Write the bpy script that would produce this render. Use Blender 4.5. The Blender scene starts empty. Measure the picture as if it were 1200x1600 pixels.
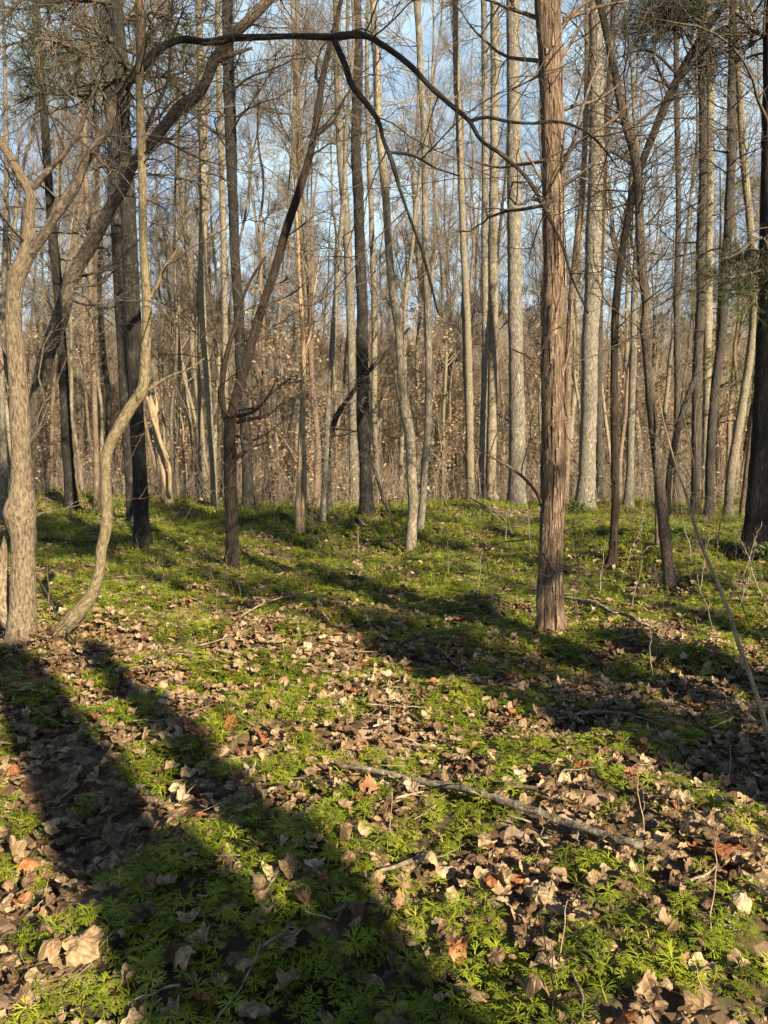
import bpy, math, random
import numpy as np
from math import radians, sin, cos, tan, pi

S = bpy.context.scene
C = S.collection
FPX = 1204.0                      # focal length in photo pixels
PITCH = radians(4.51)
EYE = 1.5

# ------------------------------------------------------------------ camera
cam_d = bpy.data.cameras.new('camera')
cam = bpy.data.objects.new('camera', cam_d)
C.objects.link(cam)
cam.location = (0, 0, EYE)
cam.rotation_euler = (pi / 2 - PITCH, 0, 0)
cam_d.sensor_fit = 'VERTICAL'
cam_d.sensor_height = 32.0
cam_d.lens = 32.0 * FPX / 1600.0
cam_d.clip_start = 0.05
cam_d.clip_end = 3000
S.camera = cam

# ------------------------------------------------------------------ sun, sky, exposure
SUN_EL = radians(27.0)
SUN_AZ = radians(146.4)           # from the view direction (+Y), clockwise
sun_dir = np.array([sin(SUN_AZ) * cos(SUN_EL), cos(SUN_AZ) * cos(SUN_EL), sin(SUN_EL)])
sd = bpy.data.lights.new('sun', 'SUN')
sd.energy = 5.0
sd.angle = radians(0.53)
sd.color = (1.0, 0.84, 0.60)
so = bpy.data.objects.new('sun', sd)
C.objects.link(so)
import mathutils
so.rotation_euler = mathutils.Vector(sun_dir).to_track_quat('Z', 'Y').to_euler()
so.location = (20, -30, 30)

W = bpy.data.worlds.new('World')
S.world = W
W.use_nodes = True
nt = W.node_tree
nt.nodes.clear()
out = nt.nodes.new('ShaderNodeOutputWorld')
bg = nt.nodes.new('ShaderNodeBackground')
sky = nt.nodes.new('ShaderNodeTexSky')
sky.sky_type = 'NISHITA'
sky.sun_disc = False
sky.sun_elevation = SUN_EL
sky.sun_rotation = SUN_AZ
sky.air_density = 1.0
sky.dust_density = 0.2
bg.inputs['Strength'].default_value = 0.05
tc = nt.nodes.new('ShaderNodeTexCoord')
mp = nt.nodes.new('ShaderNodeMapping')
mp.inputs['Scale'].default_value = (1.0, 1.0, 2.6)
nz = nt.nodes.new('ShaderNodeTexNoise')
nz.inputs['Scale'].default_value = 2.3
nz.inputs['Detail'].default_value = 6
nz.inputs['Roughness'].default_value = 0.55
cr = nt.nodes.new('ShaderNodeValToRGB')
cr.color_ramp.elements[0].position = 0.43
cr.color_ramp.elements[0].color = (0.14, 0.14, 0.14, 1)
cr.color_ramp.elements[1].position = 0.63
cr.color_ramp.elements[1].color = (1, 1, 1, 1)
mx = nt.nodes.new('ShaderNodeMixRGB')
mx.inputs['Color2'].default_value = (5.2, 6.9, 7.8, 1)
nt.links.new(tc.outputs['Generated'], mp.inputs['Vector'])
nt.links.new(mp.outputs[0], nz.inputs['Vector'])
nt.links.new(nz.outputs['Fac'], cr.inputs[0])
sx = nt.nodes.new('ShaderNodeSeparateXYZ')
nt.links.new(tc.outputs['Generated'], sx.inputs[0])
bank = nt.nodes.new('ShaderNodeMapRange'); bank.interpolation_type = 'SMOOTHSTEP'
bank.inputs['From Min'].default_value = 0.45; bank.inputs['From Max'].default_value = 0.75
nt.links.new(sx.outputs['Y'], bank.inputs['Value'])
mu = nt.nodes.new('ShaderNodeMath'); mu.operation = 'MULTIPLY'
nt.links.new(cr.outputs[0], mu.inputs[0]); nt.links.new(bank.outputs[0], mu.inputs[1])
nt.links.new(mu.outputs[0], mx.inputs['Fac'])
nt.links.new(sky.outputs[0], mx.inputs['Color1'])
nt.links.new(mx.outputs[0], bg.inputs['Color'])
nt.links.new(bg.outputs[0], out.inputs[0])

S.view_settings.view_transform = 'Standard'
S.view_settings.look = 'None'
S.view_settings.gamma = 1.0
S.view_settings.exposure = 1.8
try:
    S.cycles.max_bounces = 5
    S.cycles.diffuse_bounces = 2
    S.cycles.transmission_bounces = 2
    S.cycles.transparent_max_bounces = 4
except Exception:
    pass

# ------------------------------------------------------------------ terrain
_r = np.random.RandomState(5)
WAVES = []
for lam, amp, n in ((0.55, 0.010, 5), (1.3, 0.020, 6), (3.2, 0.035, 5), (9.0, 0.07, 4)):
    for i in range(n):
        a = _r.uniform(0, 2 * pi)
        k = 2 * pi / (lam * _r.uniform(0.75, 1.3))
        WAVES.append((k * cos(a), k * sin(a), _r.uniform(0, 2 * pi), amp * _r.uniform(0.6, 1.2)))


def sstep(a, b, x):
    t = np.clip((x - a) / (b - a), 0, 1)
    return t * t * (3 - 2 * t)


def hraw(x, y):
    x = np.asarray(x, float); y = np.asarray(y, float)
    h = np.zeros(np.broadcast(x, y).shape)
    for kx, ky, ph, am in WAVES:
        h = h + am * np.sin(kx * x + ky * y + ph)
    return h


H0 = float(hraw(0, 0))


def hgt(x, y):
    x = np.asarray(x, float); y = np.asarray(y, float)
    h = hraw(x, y) - H0
    h = h - 0.25 * sstep(16, 24, y) - 3.4 * sstep(22, 52, y) + 23 * sstep(75, 230, y)
    h = h + 0.25 * sstep(2, 14, -x) * sstep(8, 20, y)
    return h


def rayd(u, v):
    x = (u - 600) / FPX; y = (800 - v) / FPX
    return np.array([x, cos(PITCH) + y * sin(PITCH), -sin(PITCH) + y * cos(PITCH)])


def ground_pt(u, v):
    d = rayd(u, v)
    s = 0.5; p = np.array([0, 0, EYE])
    while s < 60:
        q = p + d * s
        if q[2] <= hgt(q[0], q[1]):
            lo, hi = s - 0.05, s
            for _ in range(12):
                m = (lo + hi) / 2; q = p + d * m
                if q[2] <= hgt(q[0], q[1]): hi = m
                else: lo = m
            return p + d * hi
        s += 0.05
    return p + d * 30


def at_depth(u, v, Y):
    d = rayd(u, v); s = Y / d[1]
    return np.array([0, 0, EYE]) + d * s, s


def project(p):
    x, y, z = p[0], p[1], p[2] - EYE
    f = y * cos(PITCH) - z * sin(PITCH)
    up = y * sin(PITCH) + z * cos(PITCH)
    if f < 0.05: return None
    return 600 + FPX * x / f, 800 - FPX * up / f


# value noise (numpy) for displacement and masks
def _hash(i, j, k):
    n = (i * 374761393 + j * 668265263 + k * 2147483647) & 0x7fffffff
    n = (n ^ (n >> 13)) * 1274126177 & 0x7fffffff
    return ((n ^ (n >> 16)) & 0xffff) / 65535.0


def vnoise(p):
    p = np.asarray(p, float)
    i = np.floor(p).astype(np.int64); f = p - i; f = f * f * (3 - 2 * f)
    r = 0
    for a in (0, 1):
        for b in (0, 1):
            for c in (0, 1):
                w = (f[..., 0] if a else 1 - f[..., 0]) * (f[..., 1] if b else 1 - f[..., 1]) * (f[..., 2] if c else 1 - f[..., 2])
                r = r + w * _hash(i[..., 0] + a, i[..., 1] + b, i[..., 2] + c)
    return r


def moss_mask(x, y):
    """1 = club moss carpet, 0 = bare leaf litter"""
    x = np.asarray(x, float); y = np.asarray(y, float)
    o = np.ones_like(x)
    n = 0.18 * vnoise(np.stack([x * 0.9 + 31, y * 0.9 + 7, o * 3.3], -1)) + 0.36 * vnoise(np.stack([x * 3.3 + 3, y * 3.3 + 17, o * 9.1], -1)) + 0.46 * vnoise(np.stack([x * 8.0 + 3, y * 8.0 + 17, o * 4.4], -1))
    n = n + 0.10 * sstep(3.6, 7.5, y) - 0.15 * sstep(15, 24, y)
    n = n - 0.05 * sstep(0.3, 1.6, x) * (1 - sstep(2.8, 4.0, y)) + 0.03 * sstep(0.0, 1.2, -x) * (1 - sstep(3.0, 5.0, y))
    return n


# ------------------------------------------------------------------ materials
def new_mat(name):
    m = bpy.data.materials.new(name); m.use_nodes = True
    n = m.node_tree.nodes; l = m.node_tree.links
    b = n['Principled BSDF']
    b.inputs['Roughness'].default_value = 0.9
    try: b.inputs['Specular IOR Level'].default_value = 0.2
    except KeyError: pass
    return m, n, l, b


def ramp(n, stops):
    r = n.new('ShaderNodeValToRGB')
    e = r.color_ramp.elements
    while len(e) < len(stops): e.new(0.5)
    for k, (p, c) in enumerate(stops):
        e[k].position = p; e[k].color = (*c, 1)
    return r


def bark_mat(name, dark, mid, light, blotch=None, vstretch=0.18, scale=60, bump=0.6, vary=0.25, bscale=9.0, bthr=0.6):
    g_ = 0.80
    dark, mid, light = [tuple(q * g_ for q in c_) for c_ in (dark, mid, light)]
    m, n, l, b = new_mat(name)
    at = n.new('ShaderNodeAttribute'); at.attribute_name = 'bk'
    mp = n.new('ShaderNodeMapping'); mp.inputs['Scale'].default_value = (1, 1, vstretch)
    l.new(at.outputs['Vector'], mp.inputs['Vector'])
    oi = n.new('ShaderNodeObjectInfo')
    n1 = n.new('ShaderNodeTexNoise'); n1.inputs['Scale'].default_value = scale; n1.inputs['Detail'].default_value = 5
    n1.inputs['Roughness'].default_value = 0.65
    l.new(mp.outputs[0], n1.inputs['Vector'])
    r = ramp(n, [(0.36, dark), (0.49, mid), (0.64, light)])
    l.new(n1.outputs['Fac'], r.inputs[0])
    col = r.outputs[0]
    if blotch:
        n2 = n.new('ShaderNodeTexNoise'); n2.inputs['Scale'].default_value = bscale; n2.inputs['Detail'].default_value = 6
        n2.inputs['Roughness'].default_value = 0.7
        l.new(at.outputs['Vector'], n2.inputs['Vector'])
        rr = ramp(n, [(bthr - 0.06, (0, 0, 0)), (bthr + 0.05, (1, 1, 1))])
        l.new(n2.outputs['Fac'], rr.inputs[0])
        mm = n.new('ShaderNodeMixRGB'); mm.inputs['Color2'].default_value = (*blotch, 1)
        l.new(rr.outputs[0], mm.inputs['Fac']); l.new(col, mm.inputs['Color1'])
        col = mm.outputs[0]
    n3 = n.new('ShaderNodeTexNoise'); n3.inputs['Scale'].default_value = 2.2; n3.inputs['Detail'].default_value = 3
    l.new(at.outputs['Vector'], n3.inputs['Vector'])
    ad = n.new('ShaderNodeMath'); ad.operation = 'ADD'
    l.new(n3.outputs['Fac'], ad.inputs[0]); l.new(oi.outputs['Random'], ad.inputs[1])
    mr = n.new('ShaderNodeMapRange'); mr.inputs['From Min'].default_value = 0.3; mr.inputs['From Max'].default_value = 1.7
    mr.inputs['To Min'].default_value = 1 - vary; mr.inputs['To Max'].default_value = 1 + vary
    l.new(ad.outputs[0], mr.inputs['Value'])
    hs = n.new('ShaderNodeHueSaturation'); l.new(col, hs.inputs['Color']); l.new(mr.outputs[0], hs.inputs['Value'])
    l.new(hs.outputs[0], b.inputs['Base Color'])
    bp = n.new('ShaderNodeBump'); bp.inputs['Strength'].default_value = bump; bp.inputs['Distance'].default_value = 0.035
    l.new(n1.outputs['Fac'], bp.inputs['Height']); l.new(bp.outputs[0], b.inputs['Normal'])
    return m


M = {}
M['cedar'] = bark_mat('cedar_bark', (0.05, 0.030, 0.02), (0.19, 0.125, 0.083), (0.38, 0.28, 0.20), (0.13, 0.115, 0.055), 0.14, 75, 1.0, 0.15, 4.0, 0.64)
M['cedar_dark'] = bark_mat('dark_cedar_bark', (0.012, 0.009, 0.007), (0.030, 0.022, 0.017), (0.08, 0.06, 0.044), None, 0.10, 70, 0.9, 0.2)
M['tan'] = bark_mat('tan_bark', (0.075, 0.056, 0.036), (0.20, 0.152, 0.100), (0.33, 0.265, 0.180), (0.17, 0.125, 0.08), 0.45, 55, 0.9, 0.2, 22.0, 0.60)
M['olive'] = bark_mat('olive_bark', (0.08, 0.06, 0.034), (0.165, 0.128, 0.075), (0.25, 0.20, 0.12), (0.10, 0.085, 0.045), 0.5, 55, 0.5, 0.15, 14.0, 0.56)
M['pale'] = bark_mat('pale_bark', (0.085, 0.072, 0.047), (0.20, 0.168, 0.116), (0.35, 0.31, 0.23), (0.11, 0.095, 0.065), 0.35, 40, 0.6, 0.22, 16.0, 0.56)
M['grey'] = bark_mat('grey_bark', (0.065, 0.058, 0.045), (0.145, 0.128, 0.10), (0.27, 0.245, 0.195), (0.29, 0.28, 0.23), 0.25, 40, 0.8, 0.22, 10.0, 0.62)
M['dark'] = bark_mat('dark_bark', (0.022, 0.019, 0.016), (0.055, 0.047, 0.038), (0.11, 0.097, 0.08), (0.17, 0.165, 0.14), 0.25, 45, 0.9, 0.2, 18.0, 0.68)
M['brown'] = bark_mat('brown_bark', (0.06, 0.042, 0.028), (0.15, 0.108, 0.072), (0.26, 0.20, 0.14), (0.24, 0.22, 0.17), 0.3, 50, 0.7, 0.22, 14.0, 0.64)
M['snag'] = bark_mat('bare_wood', (0.12, 0.08, 0.045), (0.33, 0.24, 0.14), (0.50, 0.38, 0.24), (0.25, 0.17, 0.10), 0.08, 60, 0.6, 0.12, 6.0, 0.62)
M['twig'] = bark_mat('twig_bark', (0.09, 0.07, 0.05), (0.19, 0.155, 0.11), (0.30, 0.25, 0.19), None, 1.0, 30, 0.0, 0.3)
M['twig_dark'] = bark_mat('dark_twig_bark', (0.04, 0.03, 0.022), (0.085, 0.067, 0.05), (0.15, 0.12, 0.09), None, 1.0, 30, 0.0, 0.25)
M['umber'] = bark_mat('umber_bark', (0.035, 0.026, 0.019), (0.105, 0.08, 0.06), (0.19, 0.155, 0.12), (0.05, 0.04, 0.03), 0.5, 50, 0.9, 0.2, 20.0, 0.56)
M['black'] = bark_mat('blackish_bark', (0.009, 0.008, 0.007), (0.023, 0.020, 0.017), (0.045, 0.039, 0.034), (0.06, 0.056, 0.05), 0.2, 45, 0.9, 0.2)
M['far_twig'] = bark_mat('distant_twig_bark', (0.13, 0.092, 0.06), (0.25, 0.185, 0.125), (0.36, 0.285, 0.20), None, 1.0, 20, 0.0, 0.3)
M['deadwood'] = bark_mat('lichened_deadwood', (0.07, 0.055, 0.04), (0.17, 0.14, 0.10), (0.27, 0.235, 0.175), (0.26, 0.24, 0.18), 0.3, 60, 0.9, 0.15, 22.0, 0.58)
M['stalk'] = bark_mat('dry_stalk', (0.16, 0.12, 0.07), (0.31, 0.24, 0.15), (0.45, 0.36, 0.24), None, 0.3, 60, 0.2, 0.15)


def leafy_mat(name, stops, transl=0.35, rough=0.7, veins=True, tcol=None):
    m, n, l, b = new_mat(name)
    at = n.new('ShaderNodeAttribute'); at.attribute_name = 'rnd'
    r = ramp(n, stops)
    l.new(at.outputs['Fac'], r.inputs[0])
    col = r.outputs[0]
    if veins:
        geo = n.new('ShaderNodeNewGeometry')
        nz = n.new('ShaderNodeTexNoise'); nz.inputs['Scale'].default_value = 38; nz.inputs['Detail'].default_value = 5
        l.new(geo.outputs['Position'], nz.inputs['Vector'])
        mr = n.new('ShaderNodeMapRange'); mr.inputs['From Min'].default_value = 0.3; mr.inputs['From Max'].default_value = 0.7
        mr.inputs['To Min'].default_value = 0.55; mr.inputs['To Max'].default_value = 1.25
        l.new(nz.outputs['Fac'], mr.inputs['Value'])
        hs = n.new('ShaderNodeHueSaturation'); l.new(col, hs.inputs['Color']); l.new(mr.outputs[0], hs.inputs['Value'])
        col = hs.outputs[0]
        # midrib, side veins and rot blotches in the leaf's own coordinates
        lc = n.new('ShaderNodeAttribute'); lc.attribute_name = 'bk'
        sp = n.new('ShaderNodeSeparateXYZ'); l.new(lc.outputs['Vector'], sp.inputs[0])
        ab = n.new('ShaderNodeMath'); ab.operation = 'ABSOLUTE'; l.new(sp.outputs['Y'], ab.inputs[0])
        su = n.new('ShaderNodeMath'); su.operation = 'SUBTRACT'; l.new(sp.outputs['X'], su.inputs[0]); l.new(ab.outputs[0], su.inputs[1])
        ml = n.new('ShaderNodeMath'); ml.operation = 'MULTIPLY'; ml.inputs[1].default_value = 5.2; l.new(su.outputs[0], ml.inputs[0])
        sn = n.new('ShaderNodeMath'); sn.operation = 'SINE'; l.new(ml.outputs[0], sn.inputs[0])
        v1 = n.new('ShaderNodeMapRange'); v1.inputs['From Min'].default_value = 0.72; v1.inputs['From Max'].default_value = 0.98
        v1.inputs['To Min'].default_value = 1.0; v1.inputs['To Max'].default_value = 0.68; l.new(sn.outputs[0], v1.inputs['Value'])
        v2 = n.new('ShaderNodeMapRange'); v2.inputs['From Min'].default_value = 0.04; v2.inputs['From Max'].default_value = 0.14
        v2.inputs['To Min'].default_value = 0.6; v2.inputs['To Max'].default_value = 1.0; l.new(ab.outputs[0], v2.inputs['Value'])
        nb = n.new('ShaderNodeTexNoise'); nb.inputs['Scale'].default_value = 0.55; nb.inputs['Detail'].default_value = 6; l.new(lc.outputs['Vector'], nb.inputs['Vector'])
        v3 = n.new('ShaderNodeMapRange'); v3.inputs['From Min'].default_value = 0.38; v3.inputs['From Max'].default_value = 0.58
        v3.inputs['To Min'].default_value = 0.62; v3.inputs['To Max'].default_value = 1.15; l.new(nb.outputs['Fac'], v3.inputs['Value'])
        m1 = n.new('ShaderNodeMath'); m1.operation = 'MULTIPLY'; l.new(v1.outputs[0], m1.inputs[0]); l.new(v2.outputs[0], m1.inputs[1])
        m2 = n.new('ShaderNodeMath'); m2.operation = 'MULTIPLY'; l.new(m1.outputs[0], m2.inputs[0]); l.new(v3.outputs[0], m2.inputs[1])
        h2 = n.new('ShaderNodeHueSaturation'); l.new(col, h2.inputs['Color']); l.new(m2.outputs[0], h2.inputs['Value'])
        col = h2.outputs[0]
        bp_ = n.new('ShaderNodeBump'); bp_.inputs['Strength'].default_value = 0.5; bp_.inputs['Distance'].default_value = 0.004
        l.new(m1.outputs[0], bp_.inputs['Height']); l.new(bp_.outputs[0], b.inputs['Normal'])
    l.new(col, b.inputs['Base Color'])
    b.inputs['Roughness'].default_value = rough
    tr = n.new('ShaderNodeBsdfTranslucent'); l.new(col, tr.inputs['Color'])
    ms = n.new('ShaderNodeMixShader'); ms.inputs[0].default_value = transl
    l.new(b.outputs[0], ms.inputs[1]); l.new(tr.outputs[0], ms.inputs[2])
    l.new(ms.outputs[0], n['Material Output'].inputs['Surface'])
    return m


M['litter'] = leafy_mat('fallen_leaf', [(0.0, (0.055, 0.032, 0.018)), (0.2, (0.11, 0.068, 0.035)), (0.42, (0.215, 0.142, 0.075)),
                                        (0.62, (0.32, 0.228, 0.128)), (0.82, (0.41, 0.325, 0.21)), (0.90, (0.30, 0.13, 0.055)), (1.0, (0.22, 0.075, 0.03))], 0.12, 0.6)
M['moss'] = leafy_mat('club_moss', [(0.0, (0.06, 0.075, 0.012)), (0.35, (0.15, 0.19, 0.015)), (0.7, (0.27, 0.31, 0.026)), (0.93, (0.36, 0.34, 0.06)), (1.0, (0.34, 0.26, 0.10))], 0.3, 0.55, False)
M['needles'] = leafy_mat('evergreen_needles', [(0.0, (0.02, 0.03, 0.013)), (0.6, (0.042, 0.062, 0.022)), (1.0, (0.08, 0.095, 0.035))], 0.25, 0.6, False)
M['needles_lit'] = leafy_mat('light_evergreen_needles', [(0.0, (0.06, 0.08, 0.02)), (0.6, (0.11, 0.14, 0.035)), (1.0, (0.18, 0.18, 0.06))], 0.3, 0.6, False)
M['beech'] = leafy_mat('dry_beech_leaf', [(0.0, (0.20, 0.12, 0.06)), (0.5, (0.38, 0.26, 0.155)), (1.0, (0.52, 0.40, 0.27))], 0.4, 0.7, False)
M['greenleaf'] = leafy_mat('green_leaf', [(0.0, (0.05, 0.09, 0.02)), (1.0, (0.14, 0.20, 0.05))], 0.3, 0.4, False)

m, n, l, b = new_mat('forest_floor')
at = n.new('ShaderNodeAttribute'); at.attribute_name = 'rnd'
geo = n.new('ShaderNodeNewGeometry')
vo = n.new('ShaderNodeTexVoronoi'); vo.inputs['Scale'].default_value = 16
nz2 = n.new('ShaderNodeTexNoise'); nz2.inputs['Scale'].default_value = 9; nz2.inputs['Detail'].default_value = 8
l.new(geo.outputs['Position'], vo.inputs['Vector']); l.new(geo.outputs['Position'], nz2.inputs['Vector'])
sp = n.new('ShaderNodeSeparateColor'); l.new(vo.outputs['Color'], sp.inputs[0])
r1 = ramp(n, [(0.0, (0.045, 0.028, 0.017)), (0.5, (0.12, 0.077, 0.047)), (0.85, (0.24, 0.165, 0.11)), (1.0, (0.34, 0.25, 0.18))])
l.new(sp.outputs[0], r1.inputs[0])
r2 = ramp(n, [(0.35, (0.016, 0.015, 0.007)), (0.6, (0.042, 0.036, 0.016)), (0.8, (0.075, 0.058, 0.03))])
l.new(nz2.outputs['Fac'], r2.inputs[0])
mm = n.new('ShaderNodeMixRGB'); l.new(at.outputs['Fac'], mm.inputs['Fac']); l.new(r1.outputs[0], mm.inputs['Color1']); l.new(r2.outputs[0], mm.inputs['Color2'])
l.new(mm.outputs[0], b.inputs['Base Color'])
bp = n.new('ShaderNodeBump'); bp.inputs['Distance'].default_value = 0.04; bp.inputs['Strength'].default_value = 0.8
l.new(nz2.outputs['Fac'], bp.inputs['Height']); l.new(bp.outputs[0], b.inputs['Normal'])
M['floor'] = m


# ------------------------------------------------------------------ mesh building
class MB:
    def __init__(s):
        s.v = []; s.f = []; s.bk = []; s.rnd = []; s.n = 0

    def add(s, v, f, bk=None, rnd=None, mi=0):
        v = np.asarray(v, np.float32).reshape(-1, 3)
        f = np.asarray(f, np.int32)
        if len(v) == 0 or len(f) == 0: return
        s.v.append(v)
        s.f.append((f + s.n, mi))
        s.bk.append(np.asarray(bk, np.float32).reshape(-1, 3) if bk is not None else v * 1.0)
        s.rnd.append(np.asarray(rnd, np.float32).reshape(-1) if rnd is not None else np.full(len(v), 0.5, np.float32))
        s.n += len(v)

    def build(s, name, mats, parent=None, smooth=True, link=True):
        me = bpy.data.meshes.new(name)
        V = np.concatenate(s.v)
        me.vertices.add(len(V)); me.vertices.foreach_set('co', V.ravel())
        loops = np.concatenate([f.ravel() for f, _ in s.f])
        cnt = np.concatenate([np.full(len(f), f.shape[1], np.int32) for f, _ in s.f])
        mi = np.concatenate([np.full(len(f), k, np.int32) for f, k in s.f])
        me.loops.add(len(loops)); me.loops.foreach_set('vertex_index', loops)
        me.polygons.add(len(cnt))
        st = np.zeros(len(cnt), np.int32); st[1:] = np.cumsum(cnt)[:-1]
        me.polygons.foreach_set('loop_start', st); me.polygons.foreach_set('loop_total', cnt)
        me.polygons.foreach_set('material_index', mi)
        me.polygons.foreach_set('use_smooth', np.full(len(cnt), smooth, bool))
        a = me.attributes.new('bk', 'FLOAT_VECTOR', 'POINT'); a.data.foreach_set('vector', np.concatenate(s.bk).ravel())
        a = me.attributes.new('rnd', 'FLOAT', 'POINT'); a.data.foreach_set('value', np.concatenate(s.rnd))
        for q in (mats if isinstance(mats, (list, tuple)) else [mats]): me.materials.append(q)
        me.update(calc_edges=True)
        o = bpy.data.objects.new(name, me)
        if link: C.objects.link(o)
        if parent is not None: o.parent = parent
        return o


def frames(P):
    """P [M,K,3] -> tangent, n1, n2"""
    T = np.gradient(P, axis=1)
    T = T / np.maximum(np.linalg.norm(T, axis=2, keepdims=True), 1e-9)
    ov = P[:, -1] - P[:, 0]
    ref = np.zeros_like(ov)
    ax = np.argmin(np.abs(ov), axis=1)
    ref[np.arange(len(ov)), ax] = 1
    n1 = ref[:, None, :] - T * np.sum(ref[:, None, :] * T, axis=2, keepdims=True)
    n1 = n1 / np.maximum(np.linalg.norm(n1, axis=2, keepdims=True), 1e-9)
    n2 = np.cross(T, n1)
    return T, n1, n2


def tubes(mb, P, R, sides, mi=0, disp=None, cap=True, off=None):
    """P [M,K,3], R [M,K]; one tube each."""
    P = np.asarray(P, float); R = np.asarray(R, float)
    if P.ndim == 2: P = P[None]; R = R[None]
    Mn, K, _ = P.shape
    if Mn == 0: return
    T, n1, n2 = frames(P)
    th = np.arange(sides) * 2 * pi / sides
    c, s_ = np.cos(th), np.sin(th)
    seg = np.linalg.norm(np.diff(P, axis=1), axis=2)
    L = np.concatenate([np.zeros((Mn, 1)), np.cumsum(seg, axis=1)], axis=1)
    rb = np.maximum(R[:, :1], 1e-3)
    o_ = (np.arange(Mn) * 1.37)[:, None, None] if off is None else off
    bk = np.stack([np.broadcast_to(c, (Mn, K, sides)) * rb[..., None] + o_,
                   np.broadcast_to(s_, (Mn, K, sides)) * rb[..., None] + 0 * o_,
                   np.broadcast_to(L[..., None], (Mn, K, sides)) + o_], -1)
    RR = np.broadcast_to(R[..., None], (Mn, K, sides)).copy()
    if disp is not None: RR = disp(RR, bk, th, L)
    V = P[:, :, None, :] + RR[..., None] * (n1[:, :, None, :] * c[None, None, :, None] + n2[:, :, None, :] * s_[None, None, :, None])
    idx = np.arange(Mn * K * sides).reshape(Mn, K, sides)
    a = idx[:, :-1, :]; b_ = idx[:, 1:, :]
    F = np.stack([a, np.roll(a, -1, 2), np.roll(b_, -1, 2), b_], -1).reshape(-1, 4)
    rnd = np.repeat(np.random.RandomState(Mn).rand(Mn), K * sides)
    mb.add(V.reshape(-1, 3), F, bk.reshape(-1, 3), rnd, mi)
    if cap:
        base = mb.n - Mn * K * sides
        top = idx[:, -1, :] + base
        # fan cap through the last ring as an n-gon
        mb.f.append((top.astype(np.int32), mi))


def catmull(pts, n):
    pts = np.asarray(pts, float)
    if len(pts) < 3:
        t = np.linspace(0, 1, n)[:, None]
        return pts[0] * (1 - t) + pts[-1] * t
    seg = np.linalg.norm(np.diff(pts[:, :3], axis=0), axis=1) + 1e-6
    L = np.concatenate([[0], np.cumsum(seg)])
    q = np.linspace(0, L[-1], n)
    # cubic hermite with finite-difference tangents
    m = np.gradient(pts, L, axis=0)
    k = np.clip(np.searchsorted(L, q) - 1, 0, len(seg) - 1)
    h = seg[k][:, None]; t = ((q - L[k]) / seg[k])[:, None]
    h00 = 2 * t**3 - 3 * t**2 + 1; h10 = t**3 - 2 * t**2 + t; h01 = -2 * t**3 + 3 * t**2; h11 = t**3 - t**2
    return h00 * pts[k] + h10 * h * m[k] + h01 * pts[k + 1] + h11 * h * m[k + 1]


def grow(rs, P, R, n, t0=0.2, t1=1.0, ang=(0.6, 1.1), ln=(0.5, 1.5), K=6, up=0.15, jit=0.25, rr=0.45, rmin=0.0025, taper=0.75, flat=0.0, tipbias=0.0):
    """n children spread over the parents P[M,K,3]; returns P', R'"""
    Mn, Kp, _ = P.shape
    seglen = np.linalg.norm(P[:, -1] - P[:, 0], axis=1) + 1e-6
    w = seglen / seglen.sum()
    pi_ = rs.choice(Mn, n, p=w)
    t = t0 + (t1 - t0) * rs.rand(n) ** (1.0 - tipbias * 0.5)
    x = t * (Kp - 1); k = np.clip(x.astype(int), 0, Kp - 2); f = (x - k)[:, None]
    A = P[pi_, k] * (1 - f) + P[pi_, k + 1] * f
    T = P[pi_, k + 1] - P[pi_, k]; T /= np.maximum(np.linalg.norm(T, axis=1, keepdims=True), 1e-9)
    r0 = (R[pi_, k] * (1 - f[:, 0]) + R[pi_, k + 1] * f[:, 0])
    q = rs.normal(size=(n, 3)); q[:, 2] *= (1 - flat)
    q -= T * np.sum(q * T, 1, keepdims=True); q /= np.maximum(np.linalg.norm(q, axis=1, keepdims=True), 1e-9)
    a = rs.uniform(ang[0], ang[1], n)[:, None]
    D = T * np.cos(a) + q * np.sin(a)
    L = rs.uniform(ln[0], ln[1], n) * (1.15 - 0.6 * t)
    out_ = np.zeros((n, K, 3)); out_[:, 0] = A
    step = (L / (K - 1))[:, None]
    bend = rs.normal(size=(n, 3)) * jit * 0.5
    for j in range(1, K):
        D = D + rs.normal(size=(n, 3)) * jit + bend / K + np.array([0, 0, up / K])
        D /= np.linalg.norm(D, axis=1, keepdims=True)
        out_[:, j] = out_[:, j - 1] + D * step
    rb = np.maximum(np.minimum(r0 * rr, r0 * 0.85), rmin)
    prof = 1 - taper * np.linspace(0, 1, K)
    return out_, rb[:, None] * prof[None, :]


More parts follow.
